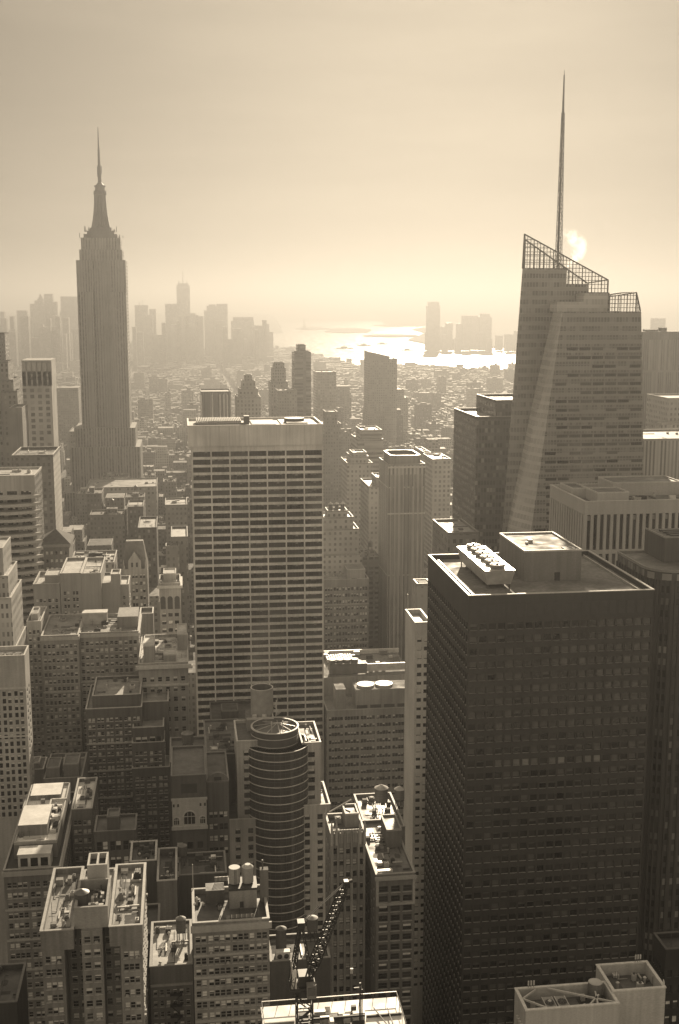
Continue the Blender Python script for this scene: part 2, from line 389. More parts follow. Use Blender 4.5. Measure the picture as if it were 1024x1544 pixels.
        for i in range(n):
            w, d, h = r.uniform(.6, big), r.uniform(.6, big), r.uniform(.4, 1.6); x, y = rx(w), ry(d); t = r.random(); b = z + .08
            if t < .34:
                s.r.box(x, x + w, y, y + d, b, z + h, r.choice((1, 2, 3, 3, 3)))
                if r.random() < .5: s.r.cyl(x + w / 2, y + d / 2, z + h + .003, z + h + .18, min(w, d) * .36, min(w, d) * .36, 10, 2)
            elif t < .5: s.r.box(x, min(x1 - .8, x + w * 4), y, y + .35, z + .25, z + .6, r.choice((1, 2)))
            elif t < .62:
                s.r.cyl(x, y, b, z + h * 1.3, .22, .22, 8, 1); s.r.cyl(x, y, z + h * 1.3 + .003, z + h * 1.3 + .25, .4, .1, 8, 1)
            elif t < .72: s.r.box(x, x + .3, y, min(y1 - .8, y + d * 4), z + .2, z + .5, r.choice((1, 2)))
            elif t < .86:
                q = (rx(0), ry(0)); s.r.beam((x, y, z + .2), (q[0], y, z + .2), .12, r.choice((1, 2))); s.r.beam((q[0], y, z + .2), (q[0], q[1], z + .2), .12, 2)
            elif t < .93:                         # small mast
                s.r.beam((x, y, b), (x, y, z + r.uniform(2, 5)), .09, 2); s.r.beam((x - .6, y, z + 1.8), (x + .6, y, z + 1.8), .07, 2)
            else:                                 # hatch with ladder
                s.r.box(x, x + 1.2, y, y + 1.2, b, z + 1.0, 3)
                for k in (0, .5): s.r.beam((x + .3 + k, y - .1, b), (x + .3 + k, y - .1, z + 2), .06, 2)
        return s
    def finish(s, nwin=100):
        root = thing(s.name, s.label, s.cat, s.org, s.group)
        s.root = root
        s.w.build('wall', s.mats, root, s.org); s.r.build('roof', s.rmats, root, s.org)
        for (nm, mb, mats) in s.extra: mb.build(nm, mats, root, s.org)
        if s.wins:
            sc = []
            for wdw in s.wins:
                px, py, zz = proj(wdw[1]); vis = -40 < px < 1064 and py < 1560
                sc.append((zz if vis else zz + 1e5, wdw))
            sc.sort(key=lambda t: t[0])
            rest = MB(); ox, oy, oz = s.org
            for i, (dist, (face, c, w, h, style, bl)) in enumerate(sc):
                me, q = variant(style, bl, s.wmats, s.key); a = FACES[face]; ja, jx = s.rnd.gauss(0, .012), s.rnd.gauss(0, .01)
                if i < nwin:
                    o = bpy.data.objects.new('window', me); COL.objects.link(o); o.parent = root
                    o.location = (c[0] - ox, c[1] - oy, c[2] - oz); o.rotation_euler = (jx, 0, a + ja); o.scale = (w, 1, h)
                else:
                    ca, sa = math.cos(a), math.sin(a)
                    for pts, m in q:
                        rest.quad(*[(c[0] + x * w * ca - (y + x * w * ja - z * h * jx) * sa, c[1] + x * w * sa + (y + x * w * ja - z * h * jx) * ca, c[2] + z * h) for x, y, z in pts], m)
            o = rest.build('window', s.wmats, root, s.org)
            if o: o['kind'] = 'stuff'
        return s
def hash_s(t):
    h = 7
    for c in t: h = (h * 31 + ord(c)) % 1000003
    return h
#PART2
# ================================================================== near buildings
def sp(**k): return spec(**k)
G1 = None
# --- dark curtain-wall tower (the big one)
DG = glassmat(.022, .1, .5)
DF = plain(.055, .45, name='bronze_frame')
b = Bld('office_tower', 'huge dark office tower with gridded windows and a flat roof holding a bright cooling tower', 'office tower', .05, trim=.5, roof=.22, rough=.5, frame=DF, glass=DG, blind=plain(.09, .6, name='dim_blind'), dirt=.2, roofrough=.7, roofspec=.15)
x0 = P(707, 897, 290).x; x1 = P(987, 885, 290).x; DZ = P(707, 897, 290).z - 1.6
DX0, DX1 = x0, x1
b.tier(x0, x1, 290, 341, 0, DZ, par=1.3, pt=.6,
       N=sp(ng=20, k=1, a=.28, m=0, fh=3.38, lo=.2, hi=.72, top=5.2, d=.35, style='pane', blinds=(0, 0, 0, 0, 0, 0, .25, .5, .9)),
       side=sp(ng=21, k=1, a=.45, m=0, fh=3.38, lo=.16, hi=.74, top=5.2, d=.55, style='pane', blinds=(0, 0, 0, .3, .6)))
# tall louvre band under the roof and thin edge fins
for k in range(20):
    L = (x1 - x0) / 20; b.fbox('N', 290, x0 + k * L + L * .14, x0 + (k + 1) * L - L * .14, DZ - 4.6, DZ - 1.2, .06, 2)
b.mats[2] = plain(.035, .5, name='louvre')
# inner kerb on the roof
b.r.box(x0 + 2.2, x0 + 2.5, 293, 339, DZ + .01, DZ + .55, 1); b.r.box(x1 - 2.5, x1 - 2.2, 293, 339, DZ + .01, DZ + .55, 1)
# one floor of lit windows, their light put into pale slatted panels
zr = P(830, 1140, 290).z; zr = DZ - 5.2 - round((DZ - 5.2 - zr) / 3.38) * 3.38 - 3.38 + 3.38 * .46
un = (x1 - x0) / (21 * .28 + 20)
for k in (3, 4, 5, 6, 7, 9, 10, 12, 13, 14, 16):
    xa_ = x0 + un * .28 + k * un * 1.28; mb = MB(); mb.box(xa_ + .1, xa_ + un - .1, 290.2, 290.34, zr - .8, zr + .75, 0)
    for j in range(4): mb.box(xa_ + .1, xa_ + un - .1, 290.17, 290.197, zr - .7 + j * .38, zr - .62 + j * .38, 1)
    b.extra.append(('lit_panel', mb, [plain((.1, .2, .26, .14)[k % 4], .7), plain(.06)]))
# solid penthouse box
L = x1 - x0
pz = DZ
ph0, ph1 = P(790, 868, 309).x, P(876, 868, 309).x
mb = MB(); mb.box(ph0, ph1, 309, 335, pz + .003, pz + 8.2, 0, bottom=False, tm=1)
for q in ((ph0, ph1, 309, 309.4), (ph0, ph1, 334.6, 335), (ph0, ph0 + .4, 309.4, 334.6), (ph1 - .4, ph1, 309.4, 334.6)): mb.box(q[0] - .08, q[1] + .08, q[2] - .08, q[3] + .08, pz + 8.203, pz + 8.7, 2)
mb.box(ph1 - 4.2, ph1 - .9, 310, 314, pz + 8.21, pz + 8.45, 3); mb.box(ph0 + 5, ph0 + 6.2, 322, 323.5, pz + 8.21, pz + 9, 2); mb.box(ph0 + 3.6, ph0 + 4.3, 320, 320.8, pz + 8.21, pz + 8.8, 2)
mb.box(ph1 - 7.5, ph1 - 6, 308.93, 308.997, pz + .1, pz + 2.4, 3)
b.extra.append(('penthouse', mb, [wallmat(.24, .6, .2), roofmat(.24, .7, .2), b.mats[1], plain(.03, .6, name='dark_hatch')]))
b.finish()
# cooling tower on its roof
c0, c1 = P(731, 880, 301).x, P(777, 880, 301).x
ct = thing('cooling_tower', 'long pale cooling tower with a row of fans on the dark tower roof', 'cooling tower', ((c0 + c1) / 2, 301, DZ))
og = ((c0 + c1) / 2, 301, DZ)
mb = MB(); mb.box(c0 + .9, c1 - .9, 302, 333, DZ + 1.2, DZ + 5.2, 0, top=(c0, c1, 301, 334), tm=1); mb.build('casing', [plain(.45, .45, name='cladding'), plain(.7, .35, .2, name='pale_metal')], ct, og)
mb = MB()
for k in range(6):
    for xx in (c0 + 1.2, c1 - 1.2): mb.box(xx - .15, xx + .15, 302.5 + k * 6, 302.8 + k * 6, DZ + .01, DZ + 1.2)
mb.build('support_frame', [plain(.1, .5)], ct, og)
for k in range(6):
    mb = MB(); yy = 304 + k * 5.3; mb.cyl((c0 + c1) / 2, yy, DZ + 5.22, DZ + 6.3, 2.0, 2.15, 20, 0, True, 1); mb.cyl((c0 + c1) / 2, yy, DZ + 6.31, DZ + 6.7, .4, .4, 8, 0)
    for j in range(4):
        a = j * math.pi / 4; mb.beam(((c0 + c1) / 2 - 2 * math.cos(a), yy - 2 * math.sin(a), DZ + 6.36), ((c0 + c1) / 2 + 2 * math.cos(a), yy + 2 * math.sin(a), DZ + 6.36), .12, 0)
    mb.build('fan', [plain(.25, .4, .5), plain(.03, .7)], ct, og)
# --- round cornered dark tower behind it
b = Bld('office_tower', 'dark office tower with a rounded corner and striped windows beside the big dark tower', 'office tower', .07, trim=.3, roof=.16, tex=texwall(.10, .025, 2.4, 3.9, .5, .55, .6, .2, span=.05))
x0 = P(938, 838, 372).x; x1 = x0 + 42; z = P(938, 838, 372).z; y0, y1 = 345, 376; rr = 9
pts = [(x0 + rr - rr * math.sin(R(90 - a)), y0 + rr - rr * math.cos(R(90 - a))) for a in range(0, 91, 10)]
pts = [(x0, y1)] + pts + [(x1, y0), (x1, y1)]
b.org = ((x0 + x1) / 2, y0, 0); FOOT.append((x0, x1, y0, y1))
b.w.prism(pts, 0, z, 2); b.r.poly([(x, y, z + .01) for x, y in pts], 0)
for i in range(len(pts)):
    p, q = pts[i], pts[(i + 1) % len(pts)]; b.w.beam((p[0], p[1], z + .4), (q[0], q[1], z + .4), .5, 1, .8)
u = 0
for i in range(len(pts) - 2):
    p, q = Vector(pts[i] + (0,)), Vector(pts[i + 1] + (0,)); n_ = max(1, int((q - p).length / 2.4))
    for k in range(n_):
        c = p + (q - p) * (k / n_); b.w.beam((c.x, c.y, 0), (c.x, c.y, z - 2.5), .55, 0)
b.last = (x0, x1, y0, y1, 0, z)
mb = MB(); xa = P(980, 815, 372).x; mb.box(xa, x1 - 2, 360, y1 + .5, z + .003, z + 8, 0, tm=1); mb.box(xa - .1, x1 - 1.9, 359.9, 360.3, z + 8.003, z + 8.5, 2); mb.box(xa - .1, xa + .3, 360.3, y1 + .4, z + 8.003, z + 8.5, 2)
for k in range(4): mb.box(xa + 3, x1 - 4, 362 + k * 3, 363 + k * 3, z + 8.01, z + 8.6, 3)
b.extra.append(('penthouse', mb, [wallmat(.12), roofmat(.1), b.mats[1], plain(.05)])); b.finish()
# --- dark corner of a building at the bottom
b = Bld('office_building', 'dark low office building half hidden behind the pale rooftop screens', 'office building', .035, trim=.1, roof=.05)
b.tp(1004, 1085, 1436, 235, 7, N=sp(ng=7, k=1, a=.5, fh=3.8, top=3, style='pane'), side=sp(ng=8, k=1, a=.5, fh=3.8, top=3, style='pane')); b.clutter(6); b.finish()
# --- pale mechanical rooftop, bottom right
b = Bld('office_building', 'pale brick building top with open roof screens holding fans, braces and a tank', 'office building', .6, trim=.72, roof=.12, rough=.75, dirt=.2)
a0, a1 = P(793, 1524, 200).x, P(934, 1512, 200).x; zt = P(863, 1518, 200).z; b0 = P(1003, 1495, 203.6).x
b.tier(a0, a1, 200, 207.6, 0, zt - 2.6, par=2.4, pt=.5)
A = b.last
b.tier(a1 + .004, b0, 203.4, 213, 0, zt - 2.2, par=2.4, pt=.5)
Bq = b.last
b.clutter(12, 1.3)
b.r.box(a1 + 1.2, a1 + 3.6, 204.2, 212, zt - 2.1, zt - 1.7, 2); b.r.beam((a1 + 1.0, 204, zt - .6), (a1 + 1.0, 212.4, zt - .6), .15, 1)
for k_ in range(6): b.r.beam((a1 + 1.0, 204 + k_ * 1.6, zt - 2.1), (a1 + 1.0, 204 + k_ * 1.6, zt - .6), .1, 1)
b.last = A; b.clutter(8, .9)
zc = zt - .3
for p, q in (((a0 + .6, 204.2), (a0 + 4.0, 206.9)), ((a0 + .6, 204.2), (a0 + 4.4, 200.6)), ((a0 + 6.3, 207.1), (a1 - .5, 200.7)), ((a1 - 4.0, 200.6), (a1 - 2.6, 207.1)), ((a1 - 2.8, 203.6), (a1 - 5.6, 200.6))):
    b.r.beam((p[0], p[1], zc), (q[0], q[1], zc), .28, 3, .35)
for k in range(5): b.w.cyl(a0 - .15, 201 + k * .9, zt - 4.6, zt - 4.0, .28, .28, 8, 1)
b.finish()
def unit_thing(name, label, cat, org, build_list, group=None):
    t = thing(name, label, cat, org, group)
    for nm, mb, mats in build_list: mb.build(nm, mats, t, org)
    return t
for k, lab in enumerate(('roof fan unit inside the pale screen, farther from the round tank', 'roof fan unit inside the pale screen, next to the round tank')):
    xx = a0 + 4.6 + k * 2.5; z = zt - 2.6; o = (xx + 1, 201.5, z)
    c = MB(); c.box(xx, xx + 2.1, 201.2, 205.2, z + .01, z + 1.7, 0); 
    for p, q in (((xx + .05, 201.25), (xx + .05, 205.15)), ((xx + 2.05, 201.25), (xx + 2.05, 205.15))): c.beam((*p, z + 1.76), (*q, z + 1.76), .12, 1)
    f = MB(); f.cyl(xx + 1.05, 203.1, z + 1.71, z + 2.0, .85, .85, 20, 0, True, 1)
    for j in range(4): f.beam((xx + 1.05 - .8 * math.cos(j * .785), 203.1 - .8 * math.sin(j * .785), z + 2.03), (xx + 1.05 + .8 * math.cos(j * .785), 203.1 + .8 * math.sin(j * .785), z + 2.03), .08, 0)
    unit_thing('fan_unit', lab, 'fan unit', o, [('casing', c, [plain(.28, .5), plain(.6, .4)]), ('fan', f, [plain(.15, .5), plain(.02)])])
def water_tank(name, label, cat, x, y, z, r, h, legs=2.5, tone=.2, cone=1.0, group=None, conetone=None, rnd=0):
    o = (x, y, z); t = MB(); t.cyl(x, y, z + legs, z + legs + h, r, r * .98, 24, 0)
    for k in range(5): t.cyl(x, y, z + legs + h * (k + .5) / 5.2, z + legs + h * (k + .5) / 5.2 + .07, r * 1.012, r * 1.012, 24, 1, False)
    rf = MB(); rf.cyl(x, y, z + legs + h + .003, z + legs + h + cone, r * 1.06, .12, 24, 0)
    parts = [('tank', t, [wallmat(tone, .7, .35), plain(tone * .5)]), ('tank_roof', rf, [roofmat(conetone or tone * 1.2, .5)])]
    if legs > .3:
        g = MB()
        for k in range(6):
            a = k * math.pi / 3; g.beam((x + r * .8 * math.cos(a), y + r * .8 * math.sin(a), z), (x + r * .8 * math.cos(a), y + r * .8 * math.sin(a), z + legs), .22)
        g.box(x - r * .85, x + r * .85, y - r * .85, y + r * .85, z + legs - .25, z + legs - .003)
        parts.append(('stand', g, [plain(.07)]))
    return unit_thing(name, label, cat, o, parts, group)
xx = a1 - 3.6 + .9
t = MB(); t.cyl(xx, 206.0, zt - 2.6, zt + 1.0, 1.35, 1.35, 28, 0, True, 1); t.cyl(xx, 206.0, zt + 1.003, zt + 1.08, 1.2, 1.2, 28, 1)
unit_thing('storage_tank', 'squat round tank with a pale flat lid on the pale screened roof', 'tank', (xx, 206, zt - 2.6), [('tank', t, [wallmat(.2), plain(.5, .6)])])
def antenna(label, x, y, z, group=None, h=2.0):
    m1 = MB(); m1.cyl(x, y, z, z + h, .05, .05, 8); m2 = MB(); m2.box(x - .14, x + .14, y - .22, y - .06, z + h * .45, z + h)
    return unit_thing('antenna', label, 'antenna', (x, y, z), [('pole', m1, [plain(.15)]), ('panel', m2, [plain(.55, .5)])], group)
zz = zt - .2 + .02
for k in range(3): antenna('slim white panel antenna in the trio on the back wall near the roof fans', a0 + 2.6 + k * .55, 207.3, zz, 'antennas by the roof fans', 1.7)
for k in range(3): antenna('slim white panel antenna in the trio on the corner of the taller roof screen', b0 - 1.6 + k * .5 - 1.0, 212.7, zt + .4, 'antennas on the far screen corner', 1.7)
d = MB(); d.cyl(0, 0, 0, .12, .1, .5, 16); o = d.build('dish', [plain(.6)], None); tag(o, 'small round white dish on the front corner of the pale roof screen', 'satellite dish'); o.name = 'satellite_dish'
o.location = (b0 - .1, 204.4, zt + .9); o.rotation_euler = (R(70), 0, R(60))
# --- construction building with white decks
b = Bld('construction_site', 'unfinished building with white sunlit roof decks and dark steel under the crane', 'building', .3, trim=.6, roof=.85, rough=.7, roofrough=.5)
z = P(600, 1503, 200).z; sx0, sx1 = P(393, 1512, 200).x, P(599, 1500, 200).x; SZ = z
b.tier(sx0, sx1, 160, 200, 0, z, par=0, N='tex', side='tex'); b.mats[2] = texwall(.2, .04, 3, 3.6, .7, .6)
LW = sx1 - sx0
rnd = random.Random(3)
# deck pads, sunk bays with dark steel, edge rails
mid0, mid1 = sx0 + LW * .24, sx0 + LW * .72
b.r.box(mid0, mid1, 170, 196, z + .004, z + .05, 2)
for k in range(7):
    yy = 160.5 + k * 5.6
    b.r.box(sx0 + .2, mid0 - .4, yy, yy + .28, z + .01, z + .45, 2 if k % 2 else 3); b.r.box(mid1 + .4, sx1 - .2, yy, yy + .3, z + .01, z + .45, 2)
for k in range(3):
    xx = mid1 + 1.2 + k * 1.9; b.r.box(xx, xx + .45, 162, 190, z + .46, z + .95, 2)
for k in range(46):
    x, y = rnd.uniform(mid0, mid1 - 1.5), rnd.uniform(168, 197); w, d_, h = rnd.uniform(.4, 2.2), rnd.uniform(.3, 1.6), rnd.uniform(.3, 1.5)
    b.r.box(x, x + w, y, y + d_, z + .06, z + h, rnd.choice((0, 0, 2, 2, 1)))
for k in range(8):
    y = 168 + k * 3.6; b.r.beam((mid0, y, z + 1.2), (mid1, y, z + 1.2), .35, 2)
for k in range(12): b.r.beam((rnd.uniform(mid1, sx1 - .6), rnd.uniform(162, 198), z + .5), (rnd.uniform(mid1, sx1 - .6), rnd.uniform(162, 198), z + .6), .16, 2)
for x in (sx0 + .2, sx1 - .2):
    for k in range(14): b.r.beam((x, 160.5 + k * 3, z), (x, 160.5 + k * 3, z + 1.2), .1, 2)
    b.r.beam((x, 160.2, z + 1.2), (x, 199.8, z + 1.2), .1, 2)
for k in range(10): b.r.beam((sx0 + k * LW / 10 + .5, 199.8, z), (sx0 + k * LW / 10 + .5, 199.8, z + 1.2), .1, 2)
b.r.beam((sx0 + .2, 199.8, z + 1.2), (sx1 - .2, 199.8, z + 1.2), .12, 1)
b.finish()
px_ = P(543, 1510, 190).x
m = MB(); m.beam((px_, 190, z), (px_, 190, P(543, 1482, 190).z), .3); m.beam((px_ - 1.1, 190, P(543, 1489, 190).z), (px_ + .2, 190, P(543, 1489, 190).z), .14, 1)
m.beam((px_ + .35, 190, z), (px_ + .35, 190, P(543, 1492, 190).z), .2)
tag(m.build('mast', [plain(.04), plain(.6)], None, (px_, 190, z)), 'short dark mast with a white crossbar standing on the white decks', 'mast').name = 'site_mast'
# --- tower crane
K = plain(.035, .45, .2, name='crane_steel'); KW = plain(.7, .4, name='crane_white')
CYY = 186.0
def lattice(mb, p, q, w0, w1, n, t, m=0, side=Vector((0, 1, 0))):
    p, q = Vector(p), Vector(q); d = (q - p).normalized(); a = d.cross(side).normalized(); c = a.cross(d).normalized(); prev = None
    for k in range(n + 1):
        f = k / n; o = p + (q - p) * f; w = (w0 + (w1 - w0) * f) / 2
        cur = [o + a * sx * w + c * sy * w for sx, sy in ((-1, -1), (1, -1), (1, 1), (-1, 1))]
        for i in range(4): mb.beam(cur[i], cur[(i + 1) % 4], t * .7, m)
        if prev:
            for i in range(4):
                mb.beam(prev[i], cur[i], t, m); mb.beam(prev[i], cur[(i + 1) % 4], t * .65, m) if k % 2 else mb.beam(prev[(i + 1) % 4], cur[i], t * .65, m)
        prev = cur
cb = P(459, 1544, CYY); ctp = P(459, 1496, CYY)
crane = thing('tower_crane', 'black lattice luffing crane with raised boom on the white decked site', 'crane', (cb.x, CYY, SZ)); og = (cb.x, CYY, SZ)
mb = MB(); lattice(mb, (cb.x, CYY, SZ), (cb.x, CYY, ctp.z), 2.6, 2.6, 5, .28); mb.build('mast', [K], crane, og)
mb = MB(); zt_ = ctp.z; mb.cyl(cb.x, CYY, zt_ - .2, zt_ + 1.0, 1.7, 1.7, 16); mb.box(cb.x - 2.6, cb.x + 1.9, CYY - 1.6, CYY + 1.6, zt_ + 1.003, zt_ + 1.6); mb.box(cb.x - 1.0, cb.x + 1.2, CYY - 1.2, CYY + 1.2, zt_ + 1.603, zt_ + 3.6); mb.build('slewing_platform', [K], crane, og)
mb = MB(); mb.box(cb.x + .2, cb.x + 1.8, CYY - 2.9, CYY - 1.603, zt_ + .4, zt_ + 2.8, 0); mb.box(cb.x + .35, cb.x + 1.65, CYY - 2.96, CYY - 2.903, zt_ + 1.0, zt_ + 2.5, 1); mb.build('cab', [plain(.2, .4), GLASS], crane, og)
cw0 = P(438, 1452, CYY); cw1 = P(449, 1487, CYY)
mb = MB(); mb.box(cw0.x, cw0.x + .9, CYY - 1.5, CYY + 1.6, cw1.z, cw0.z - .5, 0, top=(cw0.x + .2, cw0.x + .9, CYY - 1.5, CYY + 1.6)); mb.beam((cw0.x + .8, CYY, zt_ + 1.3), (cb.x, CYY, zt_ + 1.3), .8, 1); mb.build('counterweight', [KW, K], crane, og)
mb = MB(); ap = P(452, 1390, CYY + 1)
for s_ in (-1, 1):
    lattice(mb, (cb.x - 2.2, CYY + s_ * 1.3, zt_ + 1.6), (ap.x, CYY + s_ * .4, ap.z), .7, .35, 9, .14); lattice(mb, (cb.x + 1.4, CYY + s_ * 1.3, zt_ + 1.6), (ap.x + .3, CYY + s_ * .4, ap.z), .6, .3, 9, .13)
mb.box(ap.x - .5, ap.x + .7, CYY - .8, CYY + .8, ap.z - .3, ap.z + .7); mb.build('a_frame', [K], crane, og)
mb = MB(); tip = P(522, 1331, CYY + 9); ft = Vector((cb.x + .9, CYY + 1.0, zt_ + 2.2)); md = ft + (tip - ft) * .12
lattice(mb, ft, md, .6, 1.55, 2, .17); lattice(mb, md, ft + (tip - ft) * .9, 1.55, 1.25, 18, .17); lattice(mb, ft + (tip - ft) * .9, tip, 1.25, .5, 3, .16)
mb.beam(tip + Vector((0, -.5, 0)), tip + Vector((0, .6, 0)), .8); mb.beam(tip, tip + Vector((1.1, .3, .2)), .5); mb.build('boom', [K], crane, og)
mb = MB(); mb.beam((ap.x, CYY, ap.z), tip, .09); mb.beam((ap.x, CYY + .6, ap.z), tip + Vector((0, .5, 0)), .09); mb.build('pendant_rope', [K], crane, og)
mb = MB(); hk = P(528, 1462, CYY + 9).z
for dx in (.9, 1.15): mb.beam((tip.x + dx, tip.y + .3, tip.z), (tip.x + dx, tip.y + .3, hk), .05)
mb.box(tip.x + .8, tip.x + 1.3, tip.y + .1, tip.y + .5, hk - .9, hk - .003); mb.build('hoist_rope', [plain(.5, .4)], crane, og)
# --- low block behind the crane with tanks and an air unit
b = Bld('low_building', 'plain dark low building behind the crane mast with a tank and air unit', 'building', .11, trim=.3, roof=.14)
b.tp(408, 498, 1452, 262, 12, par=.8); Q1 = b.last; b.clutter(5); b.finish()
x0, x1, y0, y1, _, z = Q1
water_tank('water_tank', 'dark upright cylinder tank on the low roof behind the crane', 'tank', P(424, 1420, 268).x, 268, z, 1.3, 5.6, .3, .1, .6)
water_tank('water_tank', 'stubby grey tank on the low roof beyond the crane boom', 'tank', P(471, 1400, 272).x, 272, z + .01, 1.35, 3.0, 3.0, .16, .4)
o = (P(427, 1440, 263).x, 263.5, z)
c = MB(); c.box(o[0] - 1.7, o[0] + 1.7, 263, 264.6, z + .3, z + 2.5); c.box(o[0] - 1.6, o[0] + 1.6, 263.1, 264.5, z, z + .297, 0)
f = MB()
for s_ in (-1, 1):
    for k in range(16):
        a, a2 = k * math.pi / 8, (k + 1) * math.pi / 8
        f.tri((o[0] + s_ * .8, 262.98, z + 1.4), (o[0] + s_ * .8 + .62 * math.cos(a), 262.98, z + 1.4 + .62 * math.sin(a)), (o[0] + s_ * .8 + .62 * math.cos(a2), 262.98, z + 1.4 + .62 * math.sin(a2)))
unit_thing('air_conditioner', 'white twin fan air unit on the low roof left of the crane', 'air conditioner', o, [('casing', c, [plain(.6, .4)]), ('fan', f, [plain(.04)])])
# --- stone apartment block with a cluttered roof (two wings, deep courts)
b = Bld('apartment_building', 'stone apartment block with two dark light courts and a littered roof with a round tank', 'apartment building', .3, trim=.42, roof=.3, frame=FRAME_L, dirt=.4)
Y = 225; zt = P(140, 1408, Y).z; X = lambda px, y=1410: P(px, y, Y).x
x0, x1 = X(62), X(214); D = 27
ca, cb_, cc, cd = X(96), X(122), X(154), X(181)
ws = dict(fh=2.8, sill=True, lo=.22, hi=.74, top=.6, d=.3, style='sash', ylow=1600)
b.tier(x0, ca, Y, Y + D, 0, zt - 3.01, par=0, N=sp(ng=1, k=3, a=.6, m=.08, **ws), side=None); QL = b.last
b.tier(cd, x1, Y, Y + D, 0, zt - 3.01, par=0, N=sp(ng=1, k=3, a=.6, m=.08, **ws), side=sp(ng=7, k=2, a=.7, m=.3, **ws)); QR = b.last
b.tier(ca + .004, cd - .004, Y + 6.5, Y + D, 0, zt - 3.01, par=0, N=sp(ng=6, k=1, a=.5, m=.1, **ws)); b.tier(cb_, cc, Y + .6, Y + 6.49, 0, zt + .4, par=0, N=sp(ng=2, k=1, a=.35, m=.1, **ws)); 
b.tier(x0 - .15, X(111), Y - .15, Y + D, zt - 3, zt, par=1.2); QL = b.last; b.tier(X(165), x1 + .15, Y - .15, Y + D, zt - 3, zt, par=1.2); QR = b.last
b.tier(X(111) + .01, X(165) - .01, Y + 6.4, Y + D, zt - 3, zt, par=.4)
zc = zt + .4; PX0, PX1 = X(112), X(163)
mb = MB()
for q in ((PX0, PX1, Y + 1.5, Y + 2.0), (PX0, PX1, Y + 13, Y + 13.5), (PX0, PX0 + .5, Y + 2, Y + 13), (PX1 - .5, PX1, Y + 2, Y + 13)): mb.box(*q, zc + .003, zc + 4.6, 0)
mb.quad((PX0, Y + 1.6, zc + 2.4), (PX1, Y + 1.6, zc + 2.4), (PX1, Y + 13.4, zc + 2.4), (PX0, Y + 13.4, zc + 2.4), 1)
for k in range(26):
    x, y = b.rnd.uniform(PX0 + 2.6, PX1 - 1.2), b.rnd.uniform(Y + 2.2, Y + 12); h = b.rnd.uniform(.4, 1.8); mb.box(x, x + b.rnd.uniform(.3, 1), y, y + b.rnd.uniform(.3, 1.2), zc + 2.41, zc + 2.4 + h, b.rnd.choice((2, 3, 3, 3)))
b.extra.append(('penthouse', mb, [wallmat(.4, .75, .25), roofmat(.08), plain(.5, .4), plain(.12)]))
mb = MB(); q0, q1 = X(125), X(157)
for q in ((q0, q1, Y + 14.5, Y + 15), (q0, q1, Y + 20, Y + 20.4), (q0, q0 + .4, Y + 15, Y + 20), (q1 - .4, q1, Y + 15, Y + 20), ((q0 + q1) / 2 - .2, (q0 + q1) / 2 + .2, Y + 15, Y + 20)): mb.box(*q, zc + .003, zc + 7.2, 0)
mb.quad((q0, Y + 14.6, zc + 6), (q1, Y + 14.6, zc + 6), (q1, Y + 20.3, zc + 6), (q0, Y + 20.3, zc + 6), 1)
b.extra.append(('chimney_box', mb, [wallmat(.5, .7, .2), plain(.04)]))
for Q in (QL, QR):
    b.last = Q; b.clutter(26, 1.6)
for k, (sx, dx) in enumerate(((ca - .5, 0), (cd - .5, 0))):
    pass
b.finish()
water_tank('water_tank', 'wide dark wooden tank inside the littered stone block roof enclosure', 'water tank', P(123, 1365, Y + 5).x, Y + 6, zc + 2.42, 1.5, 3.0, .2, .13, .7)
# --- tall block with the bright sunlit roof
b = Bld('loft_building', 'loft block with a sunlit white stepped roof and a boxy three window dormer', 'loft building', .26, trim=.45, roof=.88, frame=FRAME_L, roofrough=.4, dirt=.4)
Y = 340; zt = P(57, 1312, Y).z; x0, x1 = P(5, 1312, Y).x, P(91, 1312, Y).x
b.tier(x0, x1, Y, Y + 56, 0, zt - .5, par=1.0, N=sp(k=[4, 2, 3], a=.6, m=.12, fh=3.25, lo=.18, hi=.72, top=2.2, ylow=1600, belt=3, sill=True, ac=.03), side=sp(ng=14, k=2, a=.6, m=.3, fh=3.25, lo=.2, hi=.68, top=2.2, ylow=1500), cor=.5, roof=2)
z = zt - .5
u0, u1 = x0 + 2.0, x1 - 1.6
b.r.box(u0, u1, Y + 9, Y + 54, z + .003, z + 4.6, 3, tm=0)         # set back storey, white roof
b.r.box(u0 + .6, u0 + 9.4, Y + 15, Y + 30, z + 4.603, z + 8.2, 3, tm=0); b.r.box(u0 + 1, u1 - 2, Y + 42, Y + 52, z + 4.603, z + 6.4, 3, tm=0)
b.r.box(u0 + 9, u1 - 1.0, Y + 20, Y + 33, z + 4.603, z + 5.6, 2)
for k in range(16):
    x, y = b.rnd.uniform(u0 + 8.6, u1 - 1.8), b.rnd.uniform(Y + 21, Y + 33); b.r.box(x, x + b.rnd.uniform(.5, 2), y, y + b.rnd.uniform(.5, 2), z + 5.6, z + 5.6 + b.rnd.uniform(.4, 1.6), b.rnd.choice((0, 1, 2)))
for q in ((u0, u1, Y + 9, Y + 9.4), (u1 - .4, u1, Y + 9.4, Y + 54), (u0, u0 + .4, Y + 9.4, Y + 54), (u0, u1, Y + 53.6, Y + 54)): b.w.box(*q, z + 4.61, z + 5.5, 1)
for (p, q) in (((u0 + 1, Y + 33), (u0 + 8, Y + 33)), ((u0 + 8, Y + 33), (u0 + 8, Y + 40)), ((u0 + 8, Y + 40), (u0 + 13, Y + 40)), ((u0 + 10, Y + 16), (u1 - 1, Y + 16)), ((u0 + 10.2, Y + 16), (u0 + 10.2, Y + 34))): b.r.beam((*p, z + 5.2), (*q, z + 5.2), .5, 1, 1.2)
b.last = (u0, u1, Y + 10, Y + 41, 0, z + 4.61); b.clutter(14, 1.6)
mb = MB(); d0, d1 = P(27, 1290, Y + 2).x, P(76, 1290, Y + 2).x
